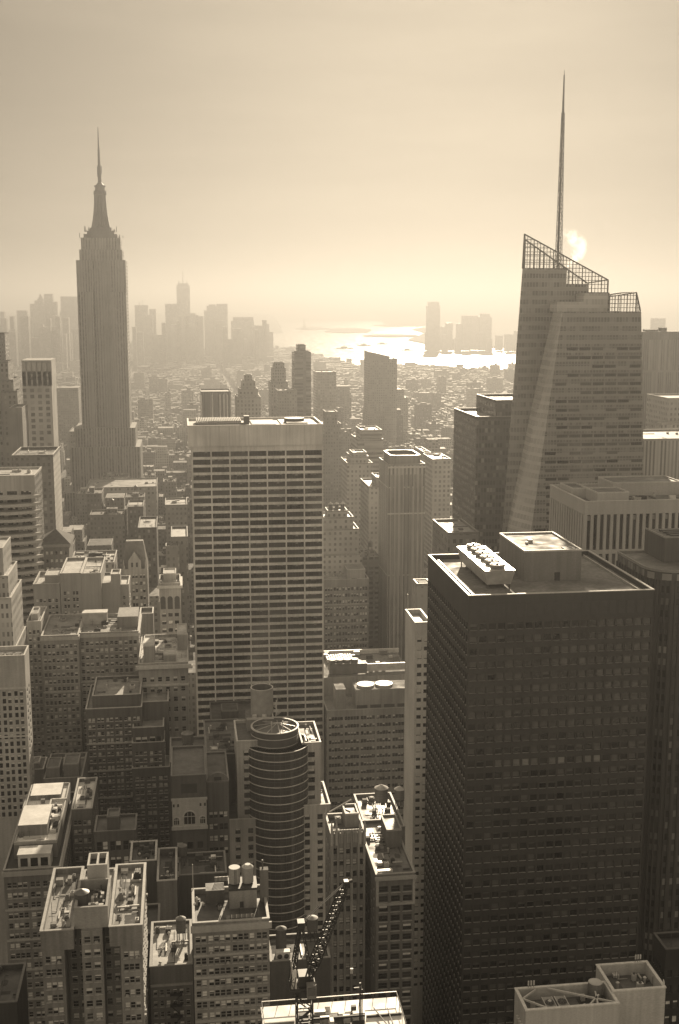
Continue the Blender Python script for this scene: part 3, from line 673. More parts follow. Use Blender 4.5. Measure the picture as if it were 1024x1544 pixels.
mb.box(d0, d1, Y + 1.6, Y + 7, z + .003, z + 4.6, 0, tm=1); mb.box(d0 - .2, d1 + .2, Y + 1.4, Y + 7.2, z + 4.603, z + 5.0, 0)
for k in range(3):
    xx = d0 + .7 + k * (d1 - d0 - .6) / 3; mb.box(xx, xx + 2.1, Y + 1.55, Y + 1.597, z + 1.1, z + 3.7, 2)
b.extra.append(('dormer', mb, [plain(.62, .6), roofmat(.5), GLASS])); b.finish()
# its rear wing (right, behind the light court)
b = Bld('loft_building', 'darker loft wing with a bright littered roof behind the white stepped roof', 'loft building', .2, trim=.45, roof=.75, frame=FRAME_L, roofrough=.5)
b.tp(108, 139, 1225, 372, 26, N=sp(ng=2, k=2, a=.5, m=.2, fh=3.1, top=2.0, ylow=1500, sill=True), side=sp(ng=7, k=2, a=.6, m=.2, fh=3.1, top=2.0, ylow=1500)); b.clutter(14); b.finish()
# --- five storey grid loft with two water tanks
b = Bld('loft_building', 'stone loft block with wide grouped windows and two pale tanks on its roof', 'loft building', .3, trim=.42, roof=.08, frame=FRAME_L, dirt=.35)
Y = 232; b.tp(291, 406, 1396, Y, 15, par=1.0, cor=.5, N=sp(k=[2, 4, 4, 2], a=.4, m=.1, fh=2.5, lo=.18, hi=.78, top=1.4, ylow=1600, belt=2, sill=True, ac=.02), side=sp(ng=6, k=1, a=1, fh=2.5, ylow=1600)); Q = b.last
x0, x1, y0, y1, _, z = Q
hx0, hx1 = P(346, 1360, Y + 8).x, P(387, 1360, Y + 8).x
mb = MB(); mb.box(hx0, hx1, Y + 7, Y + 12, z + .003, z + 4.2, 0, tm=1); mb.box(hx0 - .15, hx1 + .15, Y + 6.8, Y + 12.2, z + 4.203, z + 4.7, 1)
mb.box(hx0 + 2.2, hx0 + 3.0, Y + 6.95, Y + 6.997, z + .2, z + 1.6, 1)
b.extra.append(('penthouse', mb, [wallmat(.36), plain(.05)]))
mb = MB(); sx = P(399, 1360, Y + 9).x; mb.box(sx - .9, sx + .9, Y + 9, Y + 10.6, z + .003, z + 7.5, 0); mb.cyl(sx - .3, Y + 9.8, z + 7.5, z + 9.5, .18, .18, 8, 1)
b.extra.append(('chimney', mb, [wallmat(.2), plain(.1)]))
mb = MB(); mb.box(x0 + 2.9, hx0 - 1, Y + 10, Y + 13.5, z + .003, z + 3.0, 0, tm=1); b.extra.append(('roof_shed', mb, [wallmat(.12), roofmat(.1)]))
for k in range(14): b.r.box(x0 + 8 + k * .35, x0 + 8.2 + k * .35, Y + .8, Y + 1.1, z + 1.2, z + 1.9, 3 if k % 3 else 1)
for k in range(18): b.r.box(x0 + 5 + k * .3, x0 + 5.12 + k * .3, Y + 13.6, Y + 13.9, z + 3.2, z + 4.2, 1)
b.r.beam((x0 + .2, y1 - .2, z), (x0 + .2, y1 - .2, z + 7), .16, 1)
b.clutter(8); b.finish()
for k, lab in enumerate(('pale cylinder tank on the penthouse of the grouped window loft, with a visible ladder', 'rounder pale tank on the penthouse of the grouped window loft, beside the brick chimney')):
    xx = P((354, 374)[k], 1345, Y + 9.5).x; t = MB(); t.cyl(xx, Y + 9.5, z + 4.9, z + 8.3, 1.22, 1.22, 24, 0)
    if k == 0: t.beam((xx, Y + 8.2, z + 4.9), (xx, Y + 8.2, z + 8.4), .1, 1); t.beam((xx + .3, Y + 8.22, z + 4.9), (xx + .3, Y + 8.22, z + 8.4), .08, 1)
    rf = MB(); rf.cyl(xx, Y + 9.5, z + 8.303, z + 8.4 + k * .5, 1.26, 1.2 if k == 0 else .6, 24, 0)
    unit_thing('water_tank', lab, 'water tank', (xx, Y + 9.5, z + 4.9), [('tank', t, [wallmat(.36, .7, .25), plain(.1)]), ('tank_roof', rf, [plain(.5, .6)])])
# --- lower building beside it with roof tank
b = Bld('low_building', 'dark low brick building with a pale speckled roof beside the two tank loft', 'building', .16, trim=.35, roof=.45, frame=FRAME_L)
Y = 240; b.tp(226, 290, 1460, Y, 19, par=.6, N=sp(k=[3, 3], a=.7, m=.6, fh=2.6, lo=.2, hi=.7, top=4.2, ylow=1600, sill=True), side=None)
b.fbox('N', Y, b.last[0], b.last[1], b.last[5] - 4.0, b.last[5] - 3.5, .35, 1); q = b.last; b.clutter(16, 1.2)
fe = MB(); fx0 = q[0] + (q[1] - q[0]) * .46; fx1 = fx0 + 2.6; zf_ = q[5] - 6.0; kk = 0
while zf_ > 55:
    fe.box(fx0, fx1, Y - 1.1, Y - .02, zf_, zf_ + .08); fe.beam((fx0, Y - 1.08, zf_ + .9), (fx1, Y - 1.08, zf_ + .9), .06)
    for xx_ in (fx0, (fx0 + fx1) / 2, fx1): fe.beam((xx_, Y - 1.08, zf_ + .08), (xx_, Y - 1.08, zf_ + .9), .05)
    fe.beam((fx0 + .2, Y - .6, zf_) if kk % 2 else (fx1 - .2, Y - .6, zf_), (fx1 - .2, Y - .6, zf_ - 2.52) if kk % 2 else (fx0 + .2, Y - .6, zf_ - 2.52), .3, 0, .08); zf_ -= 2.6; kk += 1
b.extra.append(('fire_escape', fe, [plain(.03, .6)])); b.finish()
water_tank('water_tank', 'small round water tank with a domed lid on the speckled low roof', 'water tank', P(273, 1405, Y + 11).x, Y + 11, q[5], 1.1, 2.9, 2.6, .2, .6)
# dark lot beside it
b = Bld('low_building', 'dark flat annex with a black tarred roof between the stone block and speckled roof', 'building', .05, trim=.2, roof=.04)
b.tp(217, 240, 1412, 262, 14, par=.7); b.finish()
# --- small service tower
b = Bld('service_tower', 'blank grey service tower with a rimmed cluttered top near the dark loft courts', 'building', .16, trim=.45, roof=.1)
b.tp(237, 267, 1338, 292, 19, par=1.8); b.clutter(8, 1.6); b.finish()
b = Bld('low_building', 'low dark block with pale pipe rims beside the blank service tower', 'building', .09, trim=.5, roof=.08)
b.tp(196, 236, 1305, 300, 12, par=1.2); b.clutter(12, 1.8); b.finish()
b = Bld('low_building', 'broad dark roofed block between the service tower and the curved glass hotel', 'building', .08, trim=.2, roof=.09, roofspec=.2)
b.tp(270, 342, 1322, 300, 13, par=.7); b.clutter(16, 2.5); q = b.last; b.finish()
water_tank('water_tank', 'dark round water tank with patched lid above the broad dark roof', 'water tank', P(275, 1280, 309).x, 309, q[5], 1.25, 2.6, 2.4, .12, .6)
# ================================================================== middle distance
# --- gothic narrow tower
b = Bld('office_building', 'narrow pale gothic tower with a pinnacled crown behind the crane boom', 'office building', .36, trim=.48, roof=.1, frame=FRAME_D)
Y = 300; b.tp(499, 551, 1262, Y, 13, par=1.0, N=sp(ng=5, k=1, a=.45, m=0, fh=3.4, lo=.2, hi=.74, top=2.2, d=.5, style='sash', ylow=1560), side=sp(ng=3, k=1, a=1.2, fh=4.1, top=2))
x0, x1, y0, y1, _, z = b.last
n = 6
for k in range(n):
    xx = x0 + (x1 - x0) * (k + .0) / (n - 1); xx = min(max(xx, x0 + .35), x1 - .35)
    b.w.box(xx - .3, xx + .3, y0 - .55, y0 - .003, 20, z + 1.8, 0)
for k in range(22):
    xx = x0 + .3 + (x1 - x0 - .6) * k / 21; b.w.box(xx - .12, xx + .12, y0 - .3, y0 + .1, z - 1.6, z + 2.2, 1)
for xx in (x0 + .2, x0 + 1.5, x1 - 1.5, x1 - .2):
    b.w.box(xx - .3, xx + .3, y0 - .7, y0 - .1, z - 2, z + 3.4, 1); b.w.cyl(xx, y0 - .4, z + 3.403, z + 5, .35, .02, 6, 1)
for xx in (x0 + .3, x1 - .3): b.w.cyl(xx, y1, z + 1, z + 4, .4, .02, 6, 1)
b.r.beam((x0 + 1, y1 - 2, z + 2.5), (x1 - 2, y1 - .5, z + 5.2), .35, 1); b.hut(.5, .9, .45, .95, 3.6); b.clutter(5); b.finish()
# --- low roof with lit ledge
b = Bld('office_building', 'stone fronted block with a gleaming ledge and cluttered roof beside the thin pale tower', 'office building', .2, trim=.4, roof=.2, frame=FRAME_D)
Y = 292; b.tp(567, 626, 1322, Y, 34, par=.8, N=sp(ng=3, k=1, a=.32, m=0, fh=2.8, lo=.16, hi=.8, sill=True, ac=0, top=2.0, style='sash', ylow=1560, blinds=(0, 0, 0, .4)), side=sp(ng=7, k=1, a=1.4, fh=2.8, top=3, ylow=1500))
x0, x1, y0, y1, _, z = b.last
for q in ((x0, x0 + .7, z - 7.3, z - .5), (x1 - .7, x1, z - 7.3, z - .5)): b.fbox('N', y0, *q, .4, 1)
b.fbox('N', y0, x0, x1, z - 7.9, z - 7.3, .55, 1); b.fbox('N', y0, x0 - .3, x1 + .3, z - .6, z + .3, .8, 1)
b.r.box(x0 + .6, x0 + 4.6, y0 + .6, y0 + 1.6, z + 1.0, z + 1.6, 1)
b.hut(.55, .95, .5, .8, 5.0); b.clutter(24, 1.8); q = b.last; b.finish()
b = Bld('low_building', 'plain low building at the foot of the stone fronted block', 'building', .1, trim=.2, roof=.1); b.tp(549, 572, 1452, 300, 20); b.finish()
# low roofs behind with tanks
b = Bld('low_building', 'low pale block with roof tanks below the slab with grouped windows', 'building', .3, trim=.4, roof=.2)
b.tp(552, 611, 1252, 337, 26, par=.8, N=sp(ng=3, k=2, a=.7, m=.3, fh=3.8, top=1.5, ylow=1330)); b.clutter(18, 2); q = b.last; b.finish()
water_tank('water_tank', 'large pale water tank with a cone lid on the low roof by the thin tower', 'water tank', P(575, 1215, 352).x, 352, q[5], 2.1, 4.2, 3.2, .28, 1.1, None, .5)
water_tank('water_tank', 'bright lidded tank half hidden by the thin pale tower', 'water tank', P(603, 1220, 352).x, 353, q[5], 1.6, 3.2, 3.0, .3, 1.1, None, .6)
# --- thin pale tower
b = Bld('apartment_tower', 'very thin pale tower squeezed against the left side of the huge dark tower', 'apartment tower', .68, trim=.75, roof=.4, frame=FRAME_D, dirt=.2)
Y = 368; xl, xr = P(626, 945, Y).x, P(650, 945, Y).x; z = P(630, 945, Y).z
b.tier(xl, xr, Y, Y + 17, 0, z, par=1.3, N=sp(ng=2, k=1, a=.5, m=0, fh=2.9, lo=.25, hi=.7, top=3, style='pane', ylow=1500), side=None)
b.r.beam((xl + .6, Y + 16, z), (xl + .6, Y + 16, z + 7), .18, 1); b.finish()
# --- curved glass hotel
b = Bld('hotel_tower', 'stepped hotel tower with a drum of curved dark glass and a round stack on top', 'hotel', .62, trim=.75, roof=.12, frame=FRAME_D)
Y = 385
lim = dict(fh=3.05, lo=.12, hi=.76, top=1.6, style='sash', blinds=(0, 0, .3, .5))
xA, xB, xC, xD = P(343, 1230, Y).x, P(380, 1230, Y).x, P(461, 1225, Y).x, P(498, 1225, Y).x
zL = P(361, 1240, Y).z; zR = P(480, 1218, Y).z
b.tier(xA, xB + 3, Y, Y + 20, 0, zL, par=1.0, N=sp(ng=2, k=1, a=1.5, m=0, ylow=1400, **lim)); 
b.tier(xC - 3, xD, Y, Y + 20, 0, zR, par=1.0, N=sp(ng=2, k=1, a=1.4, m=0, ylow=1480, **lim), side=sp(ng=4, k=1, a=1, ylow=1450, **lim)); b.clutter(5)
xE, xF, xG, xH = P(357, 1125, Y + 3).x, P(380, 1125, Y + 3).x, P(464, 1122, Y + 3).x, P(484, 1122, Y + 3).x
zU = P(367, 1122, Y + 3).z; zV = P(475, 1124, Y + 3).z
b.tier(xE, xF + 2, Y + 3, Y + 24, zL + .01, zU, par=1.0, N=sp(ng=1, k=1, a=.9, m=0, **lim)); b.tier(xG - 2, xH, Y + 3, Y + 24, zR + .01, zV, par=1.0, N=sp(ng=1, k=1, a=.9, m=0, **lim)); b.clutter(8)
cxm = (P(379, 1200, Y).x + P(464, 1200, Y).x) / 2; rad = ((P(464, 1200, Y).x - P(379, 1200, Y).x) / 2 + .35) * 1.08
b.tier(xF - .5, xG + .5, Y + 6, Y + 24, 0, zU - 2, par=0)
dg = glassmat(.09, .2, .5)
mb = MB(); ccy = Y + 7.0; zD = P(421, 1136, Y - 4).z
mb.cyl(cxm, ccy, 0, zD, rad, rad, 72, 0, True, 2); b.extra.append(('glass_drum', mb, [dg, plain(.6, .4), roofmat(.15)]))
mb = MB(); zz_ = zD
k = 0
while zz_ > P(421, 1420, Y).z:
    mb.cyl(cxm, ccy, zz_ - .24, zz_, rad + .2, rad + .22, 72, 0)
    mb.cyl(cxm, ccy, zz_ - 1.35, zz_ - 1.2, rad + .08, rad + .08, 72, 1, False); zz_ -= 3.05
for a in range(19):
    t = math.pi + math.pi * a / 18; mb.beam((cxm + (rad + .04) * math.cos(t), ccy + (rad + .04) * math.sin(t), 20), (cxm + (rad + .04) * math.cos(t), ccy + (rad + .04) * math.sin(t), zD), .1, 1)
b.extra.append(('floor_bands', mb, [plain(.85, .35), plain(.1, .4)]))
r2 = (P(453, 1100, Y).x - P(381, 1100, Y).x) / 2; cx2 = (P(453, 1100, Y).x + P(381, 1100, Y).x) / 2; zT = P(417, 1106, Y).z
mb = MB(); mb.cyl(cx2, ccy + 1.0, zD, zT, r2, r2, 60, 0, False); mb.cyl(cx2, ccy + 1.0, zD + .02, zT - 2.0, r2 - .6, r2 - .6, 48, 2)
for zz_ in (zT, zT - 2.2, zT - 5.0): mb.cyl(cx2, ccy + 1, zz_ - .3, zz_, r2 + .25, r2 + .25, 60, 1, False)
i = len(mb.v); n = 60
for k in range(n):
    a0, a1_ = 2 * math.pi * k / n, 2 * math.pi * (k + 1) / n
    mb.quad((cx2 + (r2 + .25) * math.cos(a0), ccy + 1 + (r2 + .25) * math.sin(a0), zT), (cx2 + (r2 + .25) * math.cos(a1_), ccy + 1 + (r2 + .25) * math.sin(a1_), zT), (cx2 + (r2 - .4) * math.cos(a1_), ccy + 1 + (r2 - .4) * math.sin(a1_), zT), (cx2 + (r2 - .4) * math.cos(a0), ccy + 1 + (r2 - .4) * math.sin(a0), zT), 1)
    mb.quad((cx2 + (r2 - .4) * math.cos(a0), ccy + 1 + (r2 - .4) * math.sin(a0), zT - 2), (cx2 + (r2 - .4) * math.cos(a1_), ccy + 1 + (r2 - .4) * math.sin(a1_), zT - 2), (cx2 + (r2 - .4) * math.cos(a1_), ccy + 1 + (r2 - .4) * math.sin(a1_), zT), (cx2 + (r2 - .4) * math.cos(a0), ccy + 1 + (r2 - .4) * math.sin(a0), zT), 2)
b.extra.append(('glass_crown', mb, [dg, plain(.6, .35), plain(.2, .5)]))
mb = MB()
for k in range(9):
    a = k * 2 * math.pi / 9; mb.beam((cx2 + (r2 - .6) * math.cos(a), ccy + 1 + (r2 - .6) * math.sin(a), zT - .8), (cx2 + 1, ccy + 2, zT + .6), .18)
mb.beam((cx2 + 2.6, ccy - 1, zT - 2), (cx2 + 2.6, ccy - 1, zT + 2.2), .3); mb.beam((cx2 - 1.2, ccy, zT - 2), (cx2 - 1.2, ccy, zT + 1.8), .4)
b.extra.append(('roof_truss', mb, [plain(.55, .4)]))
sx0_, sx1_ = P(372, 1095, Y + 17).x, P(412, 1095, Y + 17).x; zS = P(392, 1082, Y + 17).z
mb = MB(); mb.box(sx0_, sx1_, Y + 15, Y + 26, zU - 2, zS, 0, tm=1); mb.box(sx0_ - .1, sx1_ + .1, Y + 14.9, Y + 15.3, zS + .003, zS + .7, 2); mb.box(sx1_ - .3, sx1_ + .1, Y + 15.3, Y + 26, zS + .003, zS + .7, 2)
b.extra.append(('penthouse', mb, [wallmat(.3), roofmat(.15), plain(.6, .4)]))
cxs = P(395, 1050, Y + 21).x; zC0 = zS; zC1 = P(395, 1036, Y + 21).z; rc = (P(412, 1050, Y + 21).x - P(378, 1050, Y + 21).x) / 2
mb = MB(); mb.cyl(cxs, Y + 21, zC0 + .003, zC1, rc, rc, 48, 0, False); mb.cyl(cxs, Y + 21, zC0 + 2, zC1, rc - .35, rc - .35, 48, 2, False); mb.cyl(cxs, Y + 21, zC1 - 4.5, zC1 - 4.4, rc - .36, rc - .36, 48, 3)
for k in range(48):
    a0, a1_ = 2 * math.pi * k / 48, 2 * math.pi * (k + 1) / 48
    mb.quad(*[(cxs + r_ * math.cos(a), Y + 21 + r_ * math.sin(a), zC1 + .002) for r_, a in ((rc + .03, a0), (rc + .03, a1_), (rc - .38, a1_), (rc - .38, a0))], 1)
b.extra.append(('round_stack', mb, [plain(.36, .5), plain(.75, .35), plain(.16, .5), plain(.05)]))
mb = MB()
for k in range(5): mb.beam((cxs + 4.5 + k * .5, Y + 17 + k, zS), (cxs + 5.2 - k * .3, Y + 18 + k, zS + 6.5 - k), .22); mb.cyl(cxs - 3 + k * .02 + (k % 2) * 3.4, Y + 16.5, zS + .01, zS + 1.2 + .01 * k, .8, .8, 12)
b.extra.append(('vent_pipes', mb, [plain(.6, .35)])); b.finish()
# --- slab with grouped windows beyond it
b = Bld('office_block', 'broad pale office block with grouped window bands and roof fans beyond the thin pale tower', 'office block', .44, trim=.55, roof=.3, frame=FRAME_D, dirt=.3)
Y = 520; z = P(550, 1072, Y).z; x0, x1 = P(493, 1072, Y).x, P(640, 1072, Y).x
b.tier(x0, x1, Y, Y + 62, 0, z, par=.8, N=sp(ng=6, k=5, a=.7, m=.08, fh=3.75, lo=.28, hi=.74, top=1.4, style='sash', blinds=(0, 0, 0, .4, .6), ylow=1300), side=sp(ng=6, k=3, a=1, m=.2, fh=3.75, ylow=1300))
L = x1 - x0
mb = MB(); mb.box(x0 + L * .3, x1 - .5, Y + 2, Y + 14, z + .003, z + 9.5, 0, tm=1); mb.box(x0 + L * .1, x0 + L * .2, Y + 2.5, Y + 12, z + .003, z + 10, 0, tm=1)
for k in range(5): mb.box(x0 + L * (.3 + k * .14) + .4, x0 + L * (.42 + k * .14), Y + 1.9, Y + 1.997, z + .6, z + 2.2, 2)
mb.box(x0 + L * .02, x0 + L * .96, Y + 24, Y + 60, z + .003, z + 9, 0, tm=1)
b.extra.append(('penthouse', mb, [wallmat(.44), roofmat(.26, .75, .2), plain(.06)]))
mb = MB()
for k in range(2): mb.cyl(x0 + L * (.42 + k * .19), Y + 8, z + 9.51, z + 10.4, 4.1, 4.1, 24, 0, True, 1)
b.extra.append(('roof_fans', mb, [plain(.55, .4), plain(.06)]))
mb = MB(); bz = z + 9.5
for k in range(4): mb.cyl(x0 + L * .14 + k * 3.6, Y + 30, bz, bz + 6.5, 1.75, 1.75, 16, 0, True, 1)
mb.box(x0 + L * .1, x0 + L * .5, Y + 27, Y + 28.4, bz, bz + 5, 0)
for k in range(11): mb.box(x0 + L * .13 + k * 1.2, x0 + L * .13 + k * 1.2 + .6, Y + 46, Y + 55, bz, bz + 1.6, 2)
mb.box(x0 + L * .03, x0 + L * .97, Y + 59, Y + 59.8, bz, bz + 2.2, 2); mb.box(x0 + L * .5, x0 + L * .96, Y + 30, Y + 30.6, bz, bz + 3.6, 2)
for k in range(20):
    x, y = b.rnd.uniform(x0 + 3, x1 - 6), b.rnd.uniform(Y + 32, Y + 58); mb.box(x, x + b.rnd.uniform(1, 4), y, y + b.rnd.uniform(.6, 3), bz, bz + b.rnd.uniform(.6, 2.4), b.rnd.choice((0, 2, 1)))
b.extra.append(('roof_plant', mb, [plain(.2, .4), plain(.07), plain(.65, .4)])); b.finish()
# --- white grid slab
b = Bld('office_tower', 'white gridded slab tower of wide dark window bands standing alone at the centre', 'office tower', .8, trim=.75, roof=.35, rough=.7, frame=plain(.05, .4), glass=glassmat(.03, .09, .5), blind=plain(.2), dirt=.25)
Y = 525; x0, x1 = P(283, 645, Y).x, P(487, 640, Y).x; z = P(385, 644, Y).z; GX0, GX1, GZ = x0, x1, z
xa, xb = P(289, 690, Y).x, P(487.5, 690, Y).x
zb = P(385, 672, Y).z
b.tier(xa, xb, Y, Y + 34, 0, zb, par=0, N=sp(ng=7, k=1, a=.075, m=0, fh=3.46, lo=.0, hi=.66, top=1.2, d=.7, style='mullion', blinds=(0, 0, .3, .5, .8), ylow=1130), side=sp(ng=3, k=1, a=.2, m=0, fh=3.46, lo=0, hi=.66, top=1.2, d=.6, style='mullion', blinds=(0,), ylow=1130))
b.tier(x0, x1, Y - .5, Y + 34.5, zb + .01, z, par=.9, pt=.6)
for k in range(1, 7): b.w.box(xa + (xb - xa) * k / 7 - .04, xa + (xb - xa) * k / 7 + .04, Y - .53, Y - .497, zb + .2, z - .1, 2)
b.mats[2] = plain(.3)
mb = MB(); L = x1 - x0
for k in range(26): mb.box(x0 + 4 + k * .78, x0 + 4.35 + k * .78, Y + 8, Y + 26, z + .2, z + 2.2, 0)
mb.box(x0 + 3.5, x0 + 25, Y + 6, Y + 7, z + .02, z + 1.4, 1); mb.box(x0 + L * .42, x0 + L * .46, Y + 8, Y + 12, z + .02, z + 4.2, 1); mb.box(x0 + L * .48, x0 + L * .66, Y + 8, Y + 28, z + .02, z + .6, 0)
mb.cyl(x0 + L * .81, Y + 16, z + .02, z + 2.4, 4.6, 4.6, 24, 1); mb.box(x0 + L * .7, x0 + L * .96, Y + 6, Y + 30, z + .02, z + .5, 1); mb.box(x0 + L * .74, x0 + L * .9, Y + 7, Y + 12, z + .51, z + 1.2, 0)
b.extra.append(('roof_plant', mb, [plain(.55, .4), plain(.1, .5)])); b.finish()
# --- left cluster -------------------------------------------------------------
b = Bld('office_building', 'cream block with dark square windows and a flat fan roof at the picture edge', 'building', .5, trim=.6, roof=.25, dirt=.25)
Y = 408; b.tp(-40, 37, 995, Y, 12, par=1.2, N=sp(ng=4, k=2, a=.9, m=.6, fh=2.6, lo=.15, hi=.82, top=11, sill=True, ac=0, style='pane', ylow=1240, blinds=(0, 0, .3)), side=sp(ng=2, k=1, a=1.2, fh=2.6, top=11))
x0, x1, y0, y1, _, z = b.last; b.fbox('N', y0, x0, x1, z - 10.6, z - 10.0, .5, 1); b.fbox('N', y0, x0, x1, z - 28, z - 27.5, .4, 1)
for k in range(5): b.r.cyl(x0 + 2.6 + k * 2.9, y0 + 5.5, z + .01, z + .7, 1.2, 1.2, 14, 1, True, 2)
b.finish()
b = Bld('office_tower', 'tall slim white setback tower with a sunlit latticed flank at the picture edge', 'office tower', .46, trim=.6, roof=.4, tex=texwall(.46, .12, 1.7, 3.6, .5, .5, .7, .4, var=.05))
Y = 452
for k, (xr, yt) in enumerate(((4, 830), (12, 872), (17, 905), (22, 985))):
    b.tp(-60, xr, yt, Y - k * 3, 22 + k * 4, N='tex', side='tex', par=.6)
b.finish()
b = Bld('apartment_block', 'large pale apartment block with many square windows and a cluttered terrace roof', 'apartment building', .42, trim=.55, roof=.28, frame=FRAME_L, dirt=.35)
Y = 480; w_ = dict(fh=3.0, lo=.22, hi=.76, style='sash', blinds=(0, 0, 0, .4, .5, .9), ylow=1220, sill=True, ac=.05)
b.tp(62, 118, 962, Y, 34, par=1.0, cor=.5, N=sp(ng=2, k=4, a=.55, m=.35, top=2.0, belt=7, **w_)); q1 = b.last
b.tp(118.3, 209, 957, Y + 4, 30, par=1.0, cor=.5, N=sp(ng=4, k=3, a=.6, m=.35, top=2.0, belt=6, **w_), side=sp(ng=4, k=2, a=1, m=.4, top=2, **w_)); q2 = b.last
b.tp(40, 61.7, 940, Y + 6, 24, par=.8, N=sp(ng=1, k=3, a=.6, m=.45, top=2.2, **w_)); b.hut(.2, .7, .2, .6, 2.5)
b.last = q1; b.clutter(12, 3); b.last = q2; b.clutter(22, 3)
x0, x1, y0, y1, _, z = q2
mb = MB(); mb.box(x0 + .4, x0 + 10.6, y0 + 17, y0 + 22, z + .003, z + 4.6, 0, tm=1); mb.box(x0 + .2, x0 + 10.8, y0 + 16.7, y0 + 22.3, z + 4.603, z + 5.2, 2); b.extra.append(('penthouse', mb, [plain(.5, .6), roofmat(.5), plain(.6)]))
mb = MB(); mb.box(x1 - 9, x1 - .5, y0 + 10, y0 + 26, z + .003, z + 4.8, 0, tm=0); b.extra.append(('roof_hall', mb, [wallmat(.4)]))
b.finish()
b = Bld('apartment_block', 'taller L shaped block with a blank grey wall behind the square windowed apartment block', 'apartment building', .38, trim=.55, roof=.5, frame=FRAME_L, dirt=.2)
Y = 530; w_['ylow'] = 985
b.tp(50, 90, 886, Y, 26, par=1.6, N=sp(ng=2, k=3, a=.8, m=.3, top=4.5, **w_)); b.hut(.4, .98, .2, .7, 4)
b.tp(90.3, 122, 868, Y, 34, par=1.0, N=sp(ng=2, k=2, a=1.2, m=.3, top=6.5, belt=4, **w_)); b.tp(122.3, 152, 868, Y, 34, par=1.0); b.clutter(10, 2)
b.tp(152.3, 170, 882, Y + 5, 22, par=.8); b.tp(167, 181, 868, Y + 4.9, 10, par=.6)
b.tp(170.3, 194, 885, Y + 6, 18, par=1.0, N=sp(ng=2, k=1, a=1.3, m=.3, top=3.5, **w_), side=sp(ng=2, k=1, a=1, m=.3, top=4, **w_)); b.finish()
b = Bld('office_building', 'dark stepped brick block with pale edged setbacks in front of the apartment block', 'office building', .13, trim=.5, roof=.3, frame=FRAME_L, dirt=.3)
Y = 440; w_ = dict(fh=2.75, lo=.22, hi=.74, style='sash', blinds=(0, 0, .5, .5, .9), ylow=1330, sill=True, ac=.05)
b.tp(139, 212, 1052, Y + 6, 24, par=1.0, N=sp(ng=4, k=1, a=.45, m=.1, top=1.6, fh=4.6, lo=.2, hi=.7, style='pane', ylow=1071)); b.clutter(10)
b.tp(129, 214, 1071, Y + 2, 30, par=.8, N=sp(ng=6, k=2, a=.8, m=.3, top=2.2, belt=4, **w_))
b.tp(212, 254, 1062, Y + 8, 24, par=1.0); b.clutter(8)
b.tp(200, 247, 1100, Y - 2, 12, par=.8, N=sp(ng=2, k=2, a=.5, m=.15, fh=4.6, lo=.2, hi=.7, style='pane', top=1.5, ylow=1125))
b.tp(199, 248, 1122, Y - 4, 16, par=.6, N=sp(ng=2, k=3, a=.9, m=.3, top=2.2, **w_), side=sp(ng=3, k=2, a=1, m=.3, **w_))
b.tp(199, 257, 1160, Y - 6, 20, par=.6, N=sp(ng=3, k=2, a=.8, m=.3, top=2.2, **w_), side=sp(ng=3, k=2, a=1, m=.3, **w_)); b.finish()
b = Bld('low_building', 'low stone building with arched windows below the dark stepped block', 'building', .14, trim=.2, roof=.1, frame=FRAME_D)
b.tp(142, 205, 1256, 352, 12, par=.6, N=sp(ng=3, k=2, a=.4, m=.12, fh=5.2, lo=.15, hi=.75, top=1.4, ylow=1340)); b.hut(.3, .6, .2, .7, 4); b.finish()
b = Bld('corner_building', 'pale cornice topped building with bright roof litter beside the white gridded slab', 'building', .42, trim=.6, roof=.6, frame=FRAME_L)
Y = 462; b.tp(209, 284, 1004, Y, 42, par=1.2, cor=1.2, N=sp(ng=6, k=1, a=.75, m=0, fh=4.2, lo=.25, hi=.72, top=3.4, ylow=1120, blinds=(0, 0, .4)), side=sp(ng=6, k=1, a=1, fh=4.2, top=3.4, ylow=1120))
x0, x1, y0, y1, _, z = b.last; b.fbox('N', y0, x0, x1, z - 8.2, z - 7.4, .8, 1); b.hut(.1, .32, .05, .4, 7.5); b.hut(.78, .98, .5, .9, 6.5); b.hut(.5, .75, .1, .3, 3); b.clutter(34, 3); b.finish()
b = Bld('service_tower', 'blank grey lift tower with a bright rim behind the square windowed apartment block', 'building', .3, trim=.6, roof=.3); b.tp(211, 231, 930, 518, 11, par=1.4); b.finish()
b = Bld('gabled_tower', 'pale gothic gabled tower with a steep roof between the dark midtown blocks', 'building', .4, trim=.5, roof=.2, frame=FRAME_D)
Y = 610; b.tp(184, 222, 858, Y, 20, par=0, N=sp(ng=3, k=2, a=.9, m=.3, fh=3.8, lo=.25, hi=.75, top=2, style='pane', ylow=940), side=sp(ng=3, k=1, a=1, fh=3.8, top=2, style='pane', ylow=940))
x0, x1, y0, y1, _, z = b.last; xm = (x0 + x1) / 2
mb = MB(); xg0, xg1 = xm - 3.4, xm + 3.4; zg = P(203, 826, Y).z
mb.poly([(x0, y0 + 2, z), (x1, y0 + 2, z), (x1 - 2, y0 + 8, zg + 2), (x0 + 2, y0 + 8, zg + 2)], 0); mb.poly([(x1, y1, z), (x0, y1, z), (x0 + 2, y0 + 12, zg + 2), (x1 - 2, y0 + 12, zg + 2)], 0)
mb.quad((x0 + 2, y0 + 8, zg + 2), (x1 - 2, y0 + 8, zg + 2), (x1 - 2, y0 + 12, zg + 2), (x0 + 2, y0 + 12, zg + 2), 1); mb.quad((x1, y0 + 2, z), (x1, y1, z), (x1 - 2, y0 + 12, zg + 2), (x1 - 2, y0 + 8, zg + 2), 1); mb.quad((x0, y1, z), (x0, y0 + 2, z), (x0 + 2, y0 + 8, zg + 2), (x0 + 2, y0 + 12, zg + 2), 0)
b.extra.append(('steep_roof', mb, [plain(.16, .5), plain(.3, .4)]))
